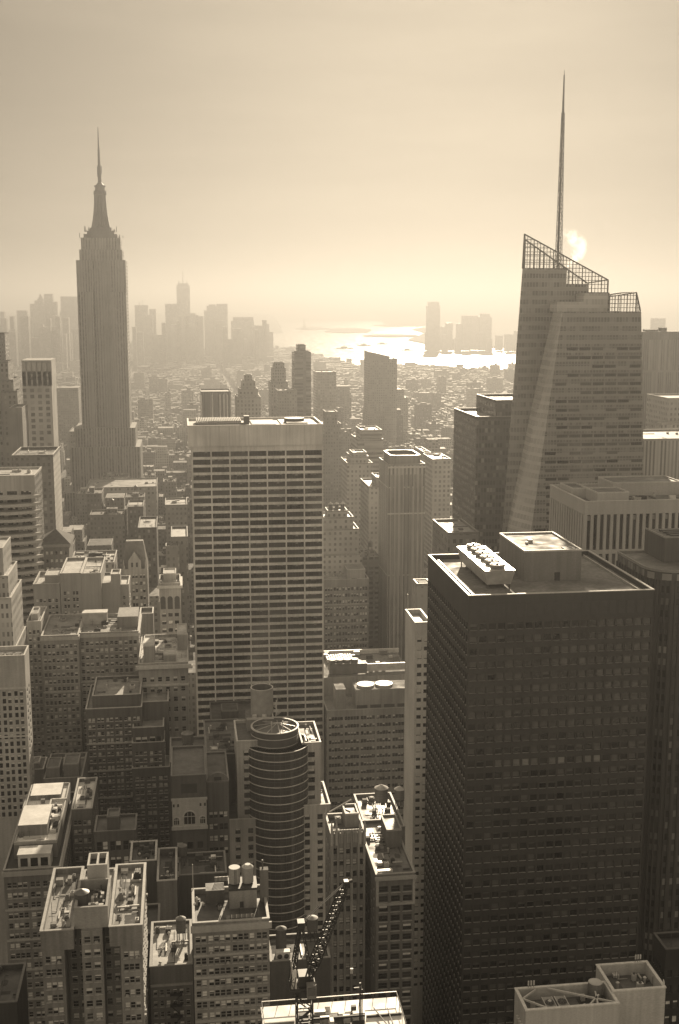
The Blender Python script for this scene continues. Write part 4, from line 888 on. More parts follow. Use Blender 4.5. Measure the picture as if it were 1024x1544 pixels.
mb = MB(); mb.poly([(xg0, y0 - .1, z + .01), (xg1, y0 - .1, z + .01), (xg1, y0 - .1, z + 4), (xm, y0 - .1, zg - 2), (xg0, y0 - .1, z + 4)], 0)
mb.poly([(xg0, y0 - .1, z + 4), (xm, y0 - .1, zg - 2), (xm, y0 + 8, zg - 2), (xg0, y0 + 6, z + 4)], 1); mb.poly([(xg1, y0 - .1, z + 4), (xm, y0 - .1, zg - 2), (xm, y0 + 8, zg - 2), (xg1, y0 + 6, z + 4)], 1)
for k in (-1, 1): mb.box(xm + k * 1.2 - .5, xm + k * 1.2 + .5, y0 - .16, y0 - .104, z + 1, z + 3.4, 2)
mb.cyl(x0 + .8, y0 + .8, z + .01, z + 5, .8, .05, 8, 0); mb.cyl(x1 - .8, y0 + .8, z + .01, z + 5, .8, .05, 8, 0)
b.extra.append(('gable', mb, [b.mats[0], plain(.14), plain(.05)])); b.finish()
b = Bld('cornice_building', 'narrow pale building with a heavy cornice over three tall arches', 'building', .38, trim=.5, roof=.2, frame=FRAME_D)
Y = 600; b.tp(240, 272, 884, Y, 20, par=1.6, cor=1.1, N=sp(ng=3, k=1, a=.5, m=0, fh=4.0, lo=.25, hi=.72, top=13, style='pane', ylow=960), side=sp(ng=3, k=1, a=1, top=13, ylow=960))
x0, x1, y0, y1, _, z = b.last
for k in range(3):
    xm = x0 + (x1 - x0) * (k + .5) / 3; mb = MB(); pts = [(xm - 1.3, y0 - .06, z - 12), (xm + 1.3, y0 - .06, z - 12)] + [(xm + 1.3 * math.cos(R(a)), y0 - .06, z - 6.5 + 1.3 * math.sin(R(a))) for a in range(0, 181, 20)]
    mb.poly(pts, 0); b.extra.append(('arched_window', mb, [plain(.06, .3)]))
for k in range(9): b.r.box(x0 + .4 + k * 1.2, x0 + .9 + k * 1.2, y0 + .6, y0 + 1.2, z + .01, z + 2.6, 3)
b.hut(.2, .8, .3, .9, 5); b.finish()
b = Bld('pyramid_tower', 'grey block with a pyramid roof and arcaded top floor beside the curved balcony tower', 'building', .24, trim=.34, roof=.14, frame=FRAME_L)
Y = 590; b.tp(58, 104, 822, Y, 22, par=0, cor=.8, N=sp(ng=6, k=1, a=.9, m=0, fh=4.0, lo=.25, hi=.72, top=2.0, style='pane', ylow=910, blinds=(0, .5, .9)), side=None)
x0, x1, y0, y1, _, z = b.last; xm, ym = (x0 + x1) / 2, (y0 + y1) / 2; zp = P(78, 800, Y + 11).z
mb = MB(); e = .9
for q in (((x0 - e, y0 - e), (x1 + e, y0 - e)), ((x1 + e, y0 - e), (x1 + e, y1 + e)), ((x1 + e, y1 + e), (x0 - e, y1 + e)), ((x0 - e, y1 + e), (x0 - e, y0 - e))): mb.tri((*q[0], z + .51), (*q[1], z + .51), (xm, ym, zp + 1))
b.extra.append(('pyramid_roof', mb, [plain(.13, .85, 0, .1)])); b.finish()
b = Bld('balcony_tower', 'tower with curved pale balcony bands and a bright flat roof near the slit topped tower', 'apartment tower', .5, trim=.6, roof=.42, frame=FRAME_D, tex=texwall(.22, .06, 4, 3.5, .6, .5))
Y = 570; z = P(20, 720, Y).z; x1 = P(52, 720, Y).x; x0 = P(-40, 720, Y).x
b.tier(x0, x1, Y, Y + 30, 0, z, par=.8, N=sp(ng=4, k=1, a=.4, m=0, fh=3.6, lo=.1, hi=.58, top=5, style='multi', ylow=960), side='tex'); q = b.last; b.clutter(8, 3)
xm = P(6, 720, Y).x; mb = MB(); zz_ = z - 5 - 3.6
rr = 24.0
while zz_ > P(20, 960, Y).z:
    pts = [(xm + rr * math.sin(R(a)), Y + 17.2 - rr * math.cos(R(a))) for a in range(-44, 45, 4)]
    mb.prism([(x, min(y, Y - .01)) for x, y in pts] , zz_ - 1.0, zz_ + .35, 0); zz_ -= 3.6
b.extra.append(('balcony_bands', mb, [wallmat(.5, .7, .12)])); b.finish()
b = Bld('office_tower', 'dark tower with a bright latticed flank below the slit topped tower', 'office tower', .15, trim=.3, roof=.2, tex=texwall(.16, .05, 3.0, 3.7, .5, .55, var=.05))
b.tp(18, 80, 690, 700, 40, N='tex', side='tex', par=1.5)
x0, x1, y0, y1, _, z = b.last
b.w.quad((x1 + .05, y0 + .1, 0), (x1 + .05, y1, 0), (x1 + .05, y1, z - .2), (x1 + .05, y0 + .1, z - .2), 1); b.mats[1] = texwall(.6, .3, 2.2, 3.7, .45, .45, .6, .5, var=.05); b.clutter(14, 4); b.finish()  # west flank overlaid in a paler tone, sunlight put into its colour
b = Bld('office_tower', 'gridded tower with a slit topped crown and a sunlit white flank beside the spired skyscraper', 'office tower', .42, trim=.5, roof=.2, tex=texwall(.42, .10, 5.2, 4.2, .52, .6, .7, .3, var=.05, ou=1.0))
Y = 850; b.tp(33, 77, 560, Y, 32, N='tex', side=None, par=0)
x0, x1, y0, y1, _, z = b.last; zt = P(55, 545, Y).z
b.w.box(x0, x1, y0 + 1.2, y1, z + .003, zt, 0); L = x1 - x0
for k in range(6): b.w.box(x0 + L * k / 5.6, x0 + L * (k + .72) / 5.6, y0, y0 + 1.19, z - 10, zt - .6, 0)
b.w.box(x0 - .1, x1 + .1, y0 - .1, y1 + .1, zt + .003, zt + .9, 1); b.mats[1] = plain(.4); b.finish()
b = Bld('office_tower', 'plain grey slab with a blank wall left of the slit topped tower', 'office tower', .26, roof=.2); b.tp(14, 33, 618, 780, 30); b.finish()
b = Bld('office_tower', 'old stepped tower with a rounded dark crown at the picture edge', 'office tower', .2, roof=.15, tex=texwall(.24, .07, 3.2, 3.8, .45, .55))
b.tp(-50, 20, 575, 900, 36, N='tex', side='tex'); b.tp(-50, 12, 548, 904, 28, z0=P(0, 575, 900).z + .02, N='tex', side='tex'); b.tp(2, 26, 592, 895, 20, N='tex', side='tex'); b.finish()
b = Bld('office_tower', 'slim dark tower top cut off by the picture edge beside the old stepped tower', 'office tower', .12, roof=.12, tex=texwall(.13, .04, 2.6, 3.8, .5, .5)); b.tp(-30, 7, 504, 1250, 30, N='tex', side='tex'); b.finish()
# low buildings around the arched front
b = Bld('clubhouse', 'white classical front with a large arched window between dark brick blocks', 'building', .12, trim=.2, roof=.12, frame=FRAME_D)
Y = 368; b.tp(258, 311, 1172, Y, 26, par=.6, N=sp(ng=3, k=1, a=.7, fh=5, top=21, ylow=1330, style='pane')); x0, x1, y0, y1, _, z = b.last
mb = MB(); mb.box(x0 + .1, x1 - .1, y0 - .5, y0 - .003, z - 17.5, z - 7.0, 0); mb.box(x0 - .2, x1 + .2, y0 - .9, y0 - .503, z - 17.6, z - 16.4, 0); mb.box(x0 - .2, x1 + .2, y0 - .8, y0 - .503, z - 7.6, z - 6.8, 0)
b.extra.append(('classical_front', mb, [wallmat(.5, .7, .15)]))
xm = (x0 + x1) / 2
def arch(xm, y, zb, w, h, nm='arched_window'):
    mb = MB(); mb.poly([(xm - w, y, zb), (xm + w, y, zb)] + [(xm + w * math.cos(R(a)), y, zb + h + w * math.sin(R(a))) for a in range(0, 181, 15)], 0)
    for k in (-.33, .33): mb.box(xm + k * w - .06, xm + k * w + .06, y - .08, y - .004, zb, zb + h + w * .8, 1)
    mb.box(xm - w, xm + w, y - .08, y - .004, zb + h - .1, zb + h + .1, 1)
    n = 12
    for k in range(n):
        a0, a1_ = math.pi * k / n, math.pi * (k + 1) / n
        mb.quad(*[(xm + r_ * math.cos(a), y - .12, zb + h + r_ * math.sin(a)) for r_, a in ((w, a0), (w + .55, a0), (w + .55, a1_), (w, a1_))], 1)
    return (nm, mb, [plain(.03, .2), plain(.55, .6)])
b.extra.append(arch(xm, y0 - .52, z - 15.8, 1.75, 2.6))
for s_ in (-1, 1): b.extra.append(arch(xm + s_ * 4.2, y0 - .52, z - 15.8, .8, 1.6))
mb = MB()
for s_ in (-5, -3.6, 3.6, 5): mb.box(xm + s_ - .3, xm + s_ + .3, y0 - .56, y0 - .503, z - 9.8, z - 8.8, 0)
b.extra.append(('attic_window', mb, [plain(.04)])); b.mats[2] = plain(.05); b.fbox('N', y0, xm - 2.6, xm + 2.6, z - 5.4, z - 2.2, .06, 2); b.finish()
b = Bld('office_block', 'plain dark block with pale roof boxes and a water tank above the white classical front', 'building', .13, trim=.25, roof=.1)
b.tp(256, 313, 1152, 396, 24, par=.8); q = b.last; x0, x1, y0, y1, _, z = q
for k, (f, g, h) in enumerate(((.05, .2, 3.4), (.45, .62, 3.2), (.72, .88, 3.6))): b.hut(f, g, .1, .35, h, m=1, par=False)
b.finish(); water_tank('water_tank', 'hazy round water tank with a cone lid among pale roof boxes', 'water tank', P(283, 1120, 408).x, 409, z, 2.1, 3.4, 3.0, .15, 1.1)
b = Bld('office_block', 'narrow dark office block with a rounded gable beside the white classical front', 'building', .15, trim=.28, roof=.12, frame=FRAME_D)
Y = 374; b.tp(312, 345, 1180, Y, 26, par=.5, N=sp(ng=2, k=2, a=.4, m=.12, fh=4.2, lo=.18, hi=.72, top=9, ylow=1300)); x0, x1, y0, y1, _, z = b.last
mb = MB(); xm = (x0 + x1) / 2; pts = [(xm + 3.6 * math.cos(R(a)), 3.4 * math.sin(R(a))) for a in range(0, 181, 15)]
mb.poly([(x, y0 - .05, z + zz_) for x, zz_ in pts], 0); mb.poly([(x, y0 + 1, z + zz_) for x, zz_ in pts], 0)
for i in range(len(pts) - 1): mb.quad((pts[i][0], y0 - .05, z + pts[i][1]), (pts[i + 1][0], y0 - .05, z + pts[i + 1][1]), (pts[i + 1][0], y0 + 1, z + pts[i + 1][1]), (pts[i][0], y0 + 1, z + pts[i][1]), 0)
mb.box(xm - 1.2, xm + 1.2, y0 - .1, y0 - .054, z + .4, z + 2, 1); b.extra.append(('gable', mb, [wallmat(.22), plain(.05)])); b.finish()
b = Bld('office_block', 'dark low block behind the hotel stack at the foot of the white gridded slab', 'building', .1, trim=.2, roof=.1)
b.tp(318, 402, 1088, 455, 22, par=1.0, N=None); b.hut(.2, .5, .1, .5, 3.5); b.finish()
b = Bld('low_building', 'low dark roofs with bright ducts between the hotel and the dark stepped block', 'building', .12, trim=.25, roof=.14); b.tp(310, 366, 1140, 402, 36, par=.6); b.clutter(22, 3); b.finish()
b = Bld('low_building', 'small pale hut roofed block beside the cream square windowed block', 'building', .3, trim=.5, roof=.16)
b.tp(44, 66, 1165, 424, 12); b.hut(.2, .7, .1, .6, 3); b.finish()
b = Bld('low_building', 'low grey block with louvred roof boxes behind the bright stepped roof', 'building', .2, trim=.3, roof=.14); b.tp(66, 124, 1178, 410, 24); b.hut(.05, .4, .1, .5, 4); b.hut(.5, .9, .1, .5, 5); b.clutter(8); b.finish()
b = Bld('low_building', 'dark street side block at the bottom corner below the loft block', 'building', .06, trim=.14, roof=.06); b.tp(-30, 26, 1520, 250, 16); b.clutter(4); b.finish()
# --- right side: pale ribbed block, crystal tower, dark stepped tower
b = Bld('office_block', 'pale broad block ribbed with white vertical piers below the slanted glass tower', 'office block', .5, trim=.6, roof=.16, rough=.7, frame=plain(.05), glass=glassmat(.03, .12), blind=BLIND2, dirt=.12)
Y = 436; z = P(882, 763, Y).z; x0 = P(882, 763, Y).x; x1 = x0 + 64
rs = dict(fh=15.5, lo=.08, hi=.98, d=.9, style='pane', blinds=(0, 0, .15))
b.tier(x0, x1, Y, Y + 44, 0, z, par=1.6, pt=.8, N=sp(ng=24, k=1, a=.8, m=0, top=3.2, ylow=900, **rs), side=sp(ng=14, k=1, a=1.1, m=0, top=3.2, ylow=900, **rs))
b.hut(.1, .3, .1, .4, 4); b.hut(.02, .12, .45, .8, 3.5); b.hut(.3, .75, .5, .9, 5); b.hut(.8, .95, .2, .9, 3); b.clutter(24, 4); b.finish()
b = Bld('office_tower', 'dark glass office tower with two flat stepped roofs left of the slanted glass tower', 'office tower', .09, trim=.5, roof=.3, tex=texwall(.12, .03, 1.6, 3.9, .8, .55, .5, .15, span=.09, var=.05))
Y = 600; b.tp(719, 790, 632, Y, 52, N='tex', side='tex', par=1.3, pt=.6); q = b.last
x0 = P(748, 605, Y + 8).x; zt = P(748, 607, Y + 8).z
b.tier(x0, x0 + 45, Y + 8, Y + 50, q[5] + .02, zt, N='tex', side='tex', par=1.2, pt=.6); b.clutter(12, 4); b.finish()
# crystal tower
Y = 545
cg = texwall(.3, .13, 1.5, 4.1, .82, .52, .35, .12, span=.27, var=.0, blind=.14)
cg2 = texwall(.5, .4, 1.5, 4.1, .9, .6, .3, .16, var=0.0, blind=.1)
root = thing('crystal_tower', 'slanted faceted glass skyscraper with a see through lattice crown and tall spire', 'skyscraper', (P(880, 700, Y).x, Y, 0)); og = (P(880, 700, Y).x, Y, 0)
def line_at(p, q, z):
    t = (z - p.z) / (q.z - p.z); return p + (q - p) * t
tl, tr = P(848, 478, Y), P(967, 470, Y); tl.z = tr.z
bl_, br_ = line_at(tl, P(801, 800, Y), 0), line_at(tr, P(972, 800, Y), 0)
cl_t = P(834, 471, Y + 16); cl_t.z = tr.z; cl_b = line_at(cl_t, P(757, 812, Y + 26), 0)
back = Y + 55
mb = MB()
T = lambda v: tuple(v)
mb.quad(T(bl_), T(br_), T(tr), T(tl), 0)
mb.quad(T(cl_b), T(bl_), T(tl), T(cl_t), 1)  # facet in paler glass, its reflection put into the colour
mb.quad(T(br_), (br_.x, back, 0), (tr.x, back, tr.z), T(tr), 0)
kb = back / cl_t.y + .004
cbx, ctx = cl_b.x * back / cl_b.y + .4, cl_t.x * kb
mb.quad((cbx, back, 0), T(cl_b), T(cl_t), (ctx, back, tr.z), 0)
mb.quad((br_.x, back, 0), (cbx, back, 0), (ctx, back, tr.z), (tr.x, back, tr.z), 0)
mb.poly([T(tl), T(tr), (tr.x, back, tr.z), (ctx, back, tr.z), T(cl_t)], 2)
FOOT.append((cl_b.x, br_.x, Y, back))
# floor lines and mullions as real fins on the front
zz_ = tr.z - 8; k = 0
while zz_ > 60:
    a_, c_ = line_at(tl, bl_, zz_), line_at(tr, br_, zz_); mb.box(a_.x + .1, c_.x - .1, Y - .14, Y - .003, zz_ - .22, zz_ + .22, 3); zz_ -= 4.1
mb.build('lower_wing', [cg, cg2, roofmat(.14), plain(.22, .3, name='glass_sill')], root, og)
# windows in the front, by floor
FW = MB(); wm = [plain(.16), glassmat(.04, .1), plain(.3)]; nobj = 0; wl_ = []
zz_ = tr.z - 18
me, _q = variant('mullion', 0, wm, 'crystal')
rnd = random.Random(11)
while zz_ > 95:
    a_, c_ = line_at(tl, bl_, zz_), line_at(tr, br_, zz_); x = c_.x - .8
    while x - 5.6 > a_.x + 1:
        if rnd.random() < .8: wl_.append((x - 2.7, zz_ + 1.0))
        x -= 6.1
    zz_ -= 4.1
for (x, zz_) in wl_[-100:]:
    o = bpy.data.objects.new('window', me); COL.objects.link(o); o.parent = root; o.location = (x - og[0], -.06, zz_); o.scale = (5.4, 1, 1.7)
for (x, zz_) in wl_[:-100]:
    for pts, m in _q: FW.quad(*[(x + a * 5.4, Y - .06 + y_, zz_ + c * 1.7) for a, y_, c in pts], m)
o = FW.build('window', wm, root, og); o['kind'] = 'stuff'
# tall slab
Yb = Y + 20
sl, sr = P(790, 408, Yb), P(917, 455, Yb)
ztop = P(840, 405, Yb).z
s_bl = line_at(P(788, 405, Yb), P(757, 812, Yb), 0); s_tl = P(788, 405, Yb); s_tl.z = ztop
xr2 = P(919, 450, Yb).x; xm1, xm2 = P(855, 405, Yb).x, P(887, 430, Yb).x
zm1, zm2 = P(870, 428, Yb).z, P(900, 441, Yb).z
mb = MB()
pts = [(s_bl.x, 0), (xr2, 0), (xr2, zm2), (xm2, zm2), (xm2, zm1), (xm1, zm1), (xm1, ztop), (s_tl.x, ztop)]
yb2 = Yb + 34
kq = yb2 / Yb + .003
ptb = [(x * kq if i in (0, 7) else x, z) for i, (x, z) in enumerate(pts)]
mb.poly([(x, Yb, z) for x, z in pts], 0); mb.poly([(x, yb2, z) for x, z in ptb], 0)
for i in range(len(pts)):
    p, q = pts[i], pts[(i + 1) % len(pts)]; pb, qb = ptb[i], ptb[(i + 1) % len(pts)]; mb.quad((p[0], Yb, p[1]), (q[0], Yb, q[1]), (qb[0], yb2, qb[1]), (pb[0], yb2, pb[1]), 0 if abs(p[1] - q[1]) > 1 else 1)
mb.build('tall_wing', [cg, roofmat(.15)], root, og)
mb = MB(); xq0, xq1 = P(842, 462, Y + 6).x, P(882, 462, Y + 6).x; mb.box(xq0, xq1, Y + 8, Y + 19, tr.z + .01, P(860, 455, Y + 8).z, 0); mb.box(xq1 + .01, P(919, 445, Y + 6).x, Y + 8, Y + 19, tr.z + .01, P(900, 442, Y + 8).z, 0); mb.build('plant_room', [cg2], root, og)
# lattice crown: frame bars plus clear panes
fr = plain(.05, .4, name='crown_steel'); 
gm, gn, gl_, gp = nmat('clear_pane'); gp.inputs['Base Color'].default_value = (.6, .6, .58, 1); gp.inputs['Roughness'].default_value = .1; gp.inputs['Alpha'].default_value = .12
def screen(mb, gb, xa, za, xb, zb, zbase, y, nx, dz, t=.22):
    f = lambda x: za + (zb - za) * (x - xa) / (xb - xa)
    for k in range(nx + 1):
        x = xa + (xb - xa) * k / nx; z0 = zbase(x)
        if f(x) > z0 + .3: mb.beam((x, y, z0), (x, y, f(x)), t * (1.5 if k % 3 == 0 else .9))
    z = min(zbase(xa), zbase(xb), zbase((xa + xb) / 2)); top = max(za, zb)
    while z < top:
        segs = [xa + (xb - xa) * i / 60 for i in range(61)]; run = None
        for i, x in enumerate(segs):
            ok = zbase(x) <= z <= f(x)
            if ok and run is None: run = x
            if (not ok or i == 60) and run is not None:
                if x - run > .5: mb.beam((run, y, z), (x, y, z), t)
                run = None
        z += dz
    mb.beam((xa, y, za), (xb, y, zb), t * 2.2)
    for k in range(nx):
        x, x2 = xa + (xb - xa) * k / nx, xa + (xb - xa) * (k + 1) / nx
        gb.quad((x, y + .1, zbase((x + x2) / 2)), (x2, y + .1, zbase((x + x2) / 2)), (x2, y + .1, f(x2)), (x, y + .1, f(x)))
mb = MB(); gb = MB()
A_, B_ = P(791, 353, Yb), P(917, 422, Yb)
zb_ = lambda x: ztop if x < xm1 else (zm1 if x < xm2 else zm2)
screen(mb, gb, A_.x, A_.z, B_.x, B_.z, zb_, Yb, 26, 1.9, .26); K9 = (Yb + 30) / Yb + .003; screen(mb, MB(), A_.x * K9, A_.z - 1, B_.x, B_.z - 1, zb_, Yb + 30, 13, 3.8, .3)
mb.beam((A_.x, Yb, A_.z), (A_.x * K9, Yb + 30, A_.z - 1), .5); mb.beam((B_.x, Yb, B_.z), (B_.x, Yb + 30, B_.z - 1), .5)
mb.beam((s_tl.x, Yb, ztop), (A_.x, Yb, A_.z), .6); mb.beam((B_.x, Yb, zm2), (B_.x, Yb, B_.z), .6)
for k in range(1, 8):
    f_ = 1 + (K9 - 1) * k / 7.5; mb.beam((A_.x * f_, Yb + k * 4, ztop), (A_.x * f_, Yb + k * 4, A_.z), .2)
mb.build('lattice_crown', [fr], root, og); gb.build('crown_glass', [gm], root, og)
mb = MB(); gb = MB(); C_, D_ = P(919, 447, Y + 1), P(960, 441, Y + 1); E_ = P(967, 469, Y)
zt_ = tr.z
screen(mb, gb, C_.x, C_.z, D_.x, D_.z, lambda x: zt_, Y + 1, 9, 1.9, .26); screen(mb, gb, D_.x, D_.z, tr.x, zt_ + .5, lambda x: zt_, Y + 1.2, 3, 1.9, .26)
screen(mb, MB(), C_.x, C_.z, D_.x, D_.z, lambda x: zt_, Y + 22, 5, 3.8, .3)
mb.beam((D_.x, Y + 1, D_.z), (D_.x, Y + 22, D_.z), .5); mb.beam((D_.x, Y + 1, zt_), (D_.x, Y + 1, D_.z), .5)
mb.build('lattice_screen', [fr], root, og); gb.build('screen_glass', [gm], root, og)
# spire
s0, s1 = P(842, 402, Yb + 15), P(851, 106, Yb + 15)
sx = s0.x; mb = MB(); zs0, zs1 = ztop - 2, s1.z; zk = P(847, 170, Yb + 15).z
lattice(mb, (sx, Yb + 15, zs0), (sx, Yb + 15, zk), 2.7, 1.1, 22, .24)
mb.cyl(sx - .2, Yb + 15, zs0, zk, .5, .4, 8); mb.cyl(sx, Yb + 15, zk + .003, zs1 - 2, .6, .32, 10); mb.cyl(sx, Yb + 15, zs1 - 2 + .003, zs1, .14, .1, 6); mb.cyl(sx, Yb + 15, zk - 1, zk, .8, .8, 10)
mb.build('spire', [plain(.05, .4, name='spire_steel')], root, og)
# far right masses
b = Bld('office_slab', 'wide dark slab tower of fine vertical lines behind the slanted glass tower', 'office tower', .2, trim=.2, roof=.12, tex=texwall(.24, .09, 1.9, 60, .5, .97, .6, .3, var=.03))
Y = 1050; b.tp(930, 1100, 512, Y, 40, N='tex', side='tex', par=0); x0, x1, y0, y1, _, z = b.last; b.w.box(x0, x1, Y - .3, y1, z + .003, P(1000, 500, Y).z, 0); zt = P(1000, 500, Y).z
xx = P(978, 496, Y).x; b.w.box(xx, xx + 12, Y + 6, Y + 14, zt + .003, zt + 1.8, 0); b.w.box(xx + 15, xx + 20, Y + 6, Y + 14, zt + .003, zt + 3.5, 0); b.finish()
b = Bld('office_slab', 'hazy pale striped slab right of the slanted glass tower above the ribbed block', 'office tower', .4, trim=.5, roof=.3, tex=texwall(.46, .14, 2.2, 40, .5, .96, .6, .3, var=.03))
b.tp(960, 1100, 664, 640, 50, N='tex', side='tex', par=1); b.clutter(8, 4); b.finish()
b = Bld('office_slab', 'small pale block standing between the fine lined slab and the striped slab', 'office tower', .38, trim=.5, roof=.3, tex=texwall(.36, .14, 3, 3.8, .5, .5, var=.03)); b.tp(1008, 1100, 602, 820, 40, N='tex', side='tex', par=1); b.tp(998, 1100, 640, 810, 9, N='tex', side='tex', par=1); b.finish()
# ================================================================== the spired skyscraper
Y = 1320
root = thing('spired_skyscraper', 'tall stepped stone skyscraper tapering to a mast and needle antenna', 'skyscraper', (P(157, 700, Y).x, Y, 0)); og = (P(157, 700, Y).x, Y, 0)
et = texwall(.26, .03, 3.05, 3.75, .5, .6, .75, .3, span=.1, var=.0, blind=.15)
ep = wallmat(.28, .7, .15)
cxm = P(152, 500, Y).x
cl = P(157, 735, Y).x; ct_ = P(152, 380, Y).x
def tower(mb, xl, xr, yt, yb, y0, y1, piers=None):
    a, b_ = P(xl, yt, Y).x, P(xr, yt, Y).x; z0, z1 = P(0, yb, Y).z if yb else 0, P((xl + xr) / 2, yt, Y).z
    mb.box(a, b_, y0, y1, z0, z1, 0, bottom=False, tm=1)
    if piers:
        w = (b_ - a)
        for f in piers: mb.box(a + w * f - .55, a + w * f + .55, y0 - .5, y0 - .003, z0, z1 - .4, 1)
    return a, b_, z0, z1
D0 = 55
mb = MB()
pf = [0.02, .12, .2, .3, .38, .48, .52, .62, .7, .8, .88, .98]
# flanks stand forward, the centre bay is recessed between them
for (xl, xr, yt, yb, y0, y1) in ((116.5, 140, 440, None, Y, Y + D0), (166.5, 190, 440, None, Y, Y + D0), (114.5, 139, 392, 441, Y + 1.5, Y + D0 - 2), (165, 189, 392, 441, Y + 1.5, Y + D0 - 2)):
    tower(mb, xl, xr, yt, yb, y0, y1, [.03, .2, .36, .52, .68, .84, .97])
tower(mb, 139, 167.5, 392, None, Y + 6, Y + D0 - 4, [.2, .36, .5, .64, .8])
tower(mb, 119, 184, 376, 393, Y + 4, Y + D0 - 5, [.03, .2, .32, .68, .8, .97]); tower(mb, 121, 181, 358, 377, Y + 6, Y + D0 - 7, [.05, .3, .4, .5, .6, .7, .95])
mb.build('shaft', [et, ep], root, og)
mb = MB(); tower(mb, 112, 204, 645, None, Y - 3.5, Y + D0 + 4, [.02, .1, .2, .3, .36, .64, .7, .8, .9, .98]); tower(mb, 107, 212, 673, None, Y - 9, Y + D0 + 10, [.01, .06, .12, .18, .24, .3, .36, .42, .5, .58, .64, .7, .76, .82, .88, .94, .99])
mb.build('setback', [et, ep], root, og)
mb = MB(); tower(mb, 100, 225, 738, None, Y - 22, Y + D0 + 20, [k / 16 for k in range(17)]); mb.build('base_block', [et, ep], root, og)
xm = P(150, 340, Y).x; ym = Y + D0 / 2; M_ = P(150, 340, Y)
zf = lambda py: P(150, py, Y).z
mb = MB()
for (py0, py1, hw) in ((358, 352, 23.5), (352, 347, 19), (347, 342, 15)): mb.box(xm - hw * .75, xm + hw * .75, ym - hw * .75, ym + hw * .75, zf(py0), zf(py1) , 0)
n = 10
for k in range(n):
    t0, t1 = k / n, (k + 1) / n; r = lambda t: (13.5 - 5.2 * (1 - (1 - t) ** 2.0)) * .74
    mb.box(xm - r(t0), xm + r(t0), ym - r(t0) * .8, ym + r(t0) * .8, zf(342 - t0 * 52), zf(342 - t1 * 52) - .003, 0, top=(xm - r(t1), xm + r(t1), ym - r(t1) * .8, ym + r(t1) * .8))
for s_ in (-1, 0, 1): mb.box(xm + s_ * 3.4 - 1.1, xm + s_ * 3.4 + 1.1, ym - 12, ym - 5, zf(340), zf(293), 1)
mb.cyl(xm, ym, zf(290), zf(284), 7.0, 6.6, 16, 1); mb.cyl(xm, ym, zf(284) + .003, zf(278), 5.4, 5.2, 16, 0); mb.cyl(xm, ym, zf(278) + .003, zf(276), 6.0, 6.0, 16, 1); mb.cyl(xm, ym, zf(276) + .003, zf(271), 4.6, 2.0, 16, 1)
mb.build('mooring_mast', [wallmat(.08, .6), plain(.03, .6)], root, og)
mb = MB(); mb.cyl(xm, ym, zf(272), zf(245), 2.0, 1.7, 8); mb.cyl(xm, ym, zf(245) + .003, zf(220), 1.4, 1.1, 8); mb.cyl(xm, ym, zf(220) + .003, zf(186), .95, .28, 8)
rnd = random.Random(5)
for k in range(10): zz_ = zf(268 - k * 4.6); mb.box(xm - 2.0 + .08 * k, xm + 2.0 - .08 * k, ym - .3, ym + .3, zz_, zz_ + .7)
for k in range(3): mb.cyl(xm - 2 + k * 2.2, ym, zf(262 - k * 2), zf(246), .35, .35, 6)
mb.build('antenna', [plain(.03, .7)], root, og)
mb = MB()
for k in range(22):
    s_ = rnd.choice((-1, 1)); hw = rnd.uniform(13, 26) * .74; zz_ = zf(358) if hw > 17 else zf(348); mb.cyl(xm + s_ * hw, ym - rnd.uniform(-10, 15), zz_, zz_ + rnd.uniform(2, 6), .4, .3, 6)
for k in range(8): x = xm + rnd.uniform(-24, 24); mb.cyl(x, Y + 8, zf(358), zf(358) + rnd.uniform(2, 5), .35, .3, 6)
mb.build('roof_antenna', [plain(.08)], root, og)
FOOT.append((P(100, 738, Y).x, P(225, 738, Y).x, Y - 22, Y + 75))
# ================================================================== other towers of the middle city
def mid(name, label, tiers, tone, tex, roof=.3, cat='office tower', cl=4, trim=None):
    b = Bld(name, label, cat, tone, trim=trim, roof=roof, tex=tex)
    for t in tiers:
        xl, xr, yt, Y, D = t[:5]; b.tp(xl, xr, yt, Y, D, N='tex', side='tex', par=t[5] if len(t) > 5 else 1.0)
    if cl: b.clutter(cl, 5)
    b.finish(); return b
b = mid('office_tower', 'dark box tower with white vertical stripes behind the white gridded slab', [(303, 348, 592, 1200, 40)], .08, texwall(.1, .05, 2.0, 60, .6, .99, var=.02), .2, cl=0)
x0, x1, y0, y1, _, z = b.last; mb = MB()
for f in (.0, .36, .62, .75, .87, .985): mb.box(x0 + (x1 - x0) * f, x0 + (x1 - x0) * f + .9, y0 - .5, y0 - .01, 0, z - 2)
mb.build('stripe', [plain(.6)], b.root, b.org)
mid('stepped_tower', 'pale art deco tower with stepped shoulders behind the white gridded slab', [(357, 393, 600, 1120, 36), (361, 389, 588, 1124, 28), (365, 385, 576, 1128, 20), (369, 380, 567, 1130, 12)], .4, texwall(.4, .14, 3.4, 3.8, .45, .55, var=.02))
mid('office_tower', 'grey tower with a stepped dark crown left of the slender glass tower', [(408, 434, 577, 1500, 36), (411, 431, 556, 1504, 28), (413, 429, 548, 1506, 20)], .22, texwall(.25, .09, 3, 3.8, .5, .55, var=.02))
mid('apartment_tower', 'paler square block in front of the grey stepped crown tower', [(419, 448, 590, 1380, 34)], .3, texwall(.3, .12, 3, 3.6, .5, .5, var=.02))
mid('apartment_tower', 'slender dark glass tower with a notched top rising above the white gridded slab', [(444, 469, 532, 1420, 34), (449, 461, 521, 1426, 20)], .14, texwall(.15, .05, 14, 3.6, .75, .55, .5, .15, var=.02))
mid('apartment_tower', 'bright reflecting glass tower with a dark cap right of the slender notched tower', [(477, 507, 562, 1560, 36)], .34, texwall(.42, .3, 3, 3.6, .7, .6, .4, .2, var=.02)); 
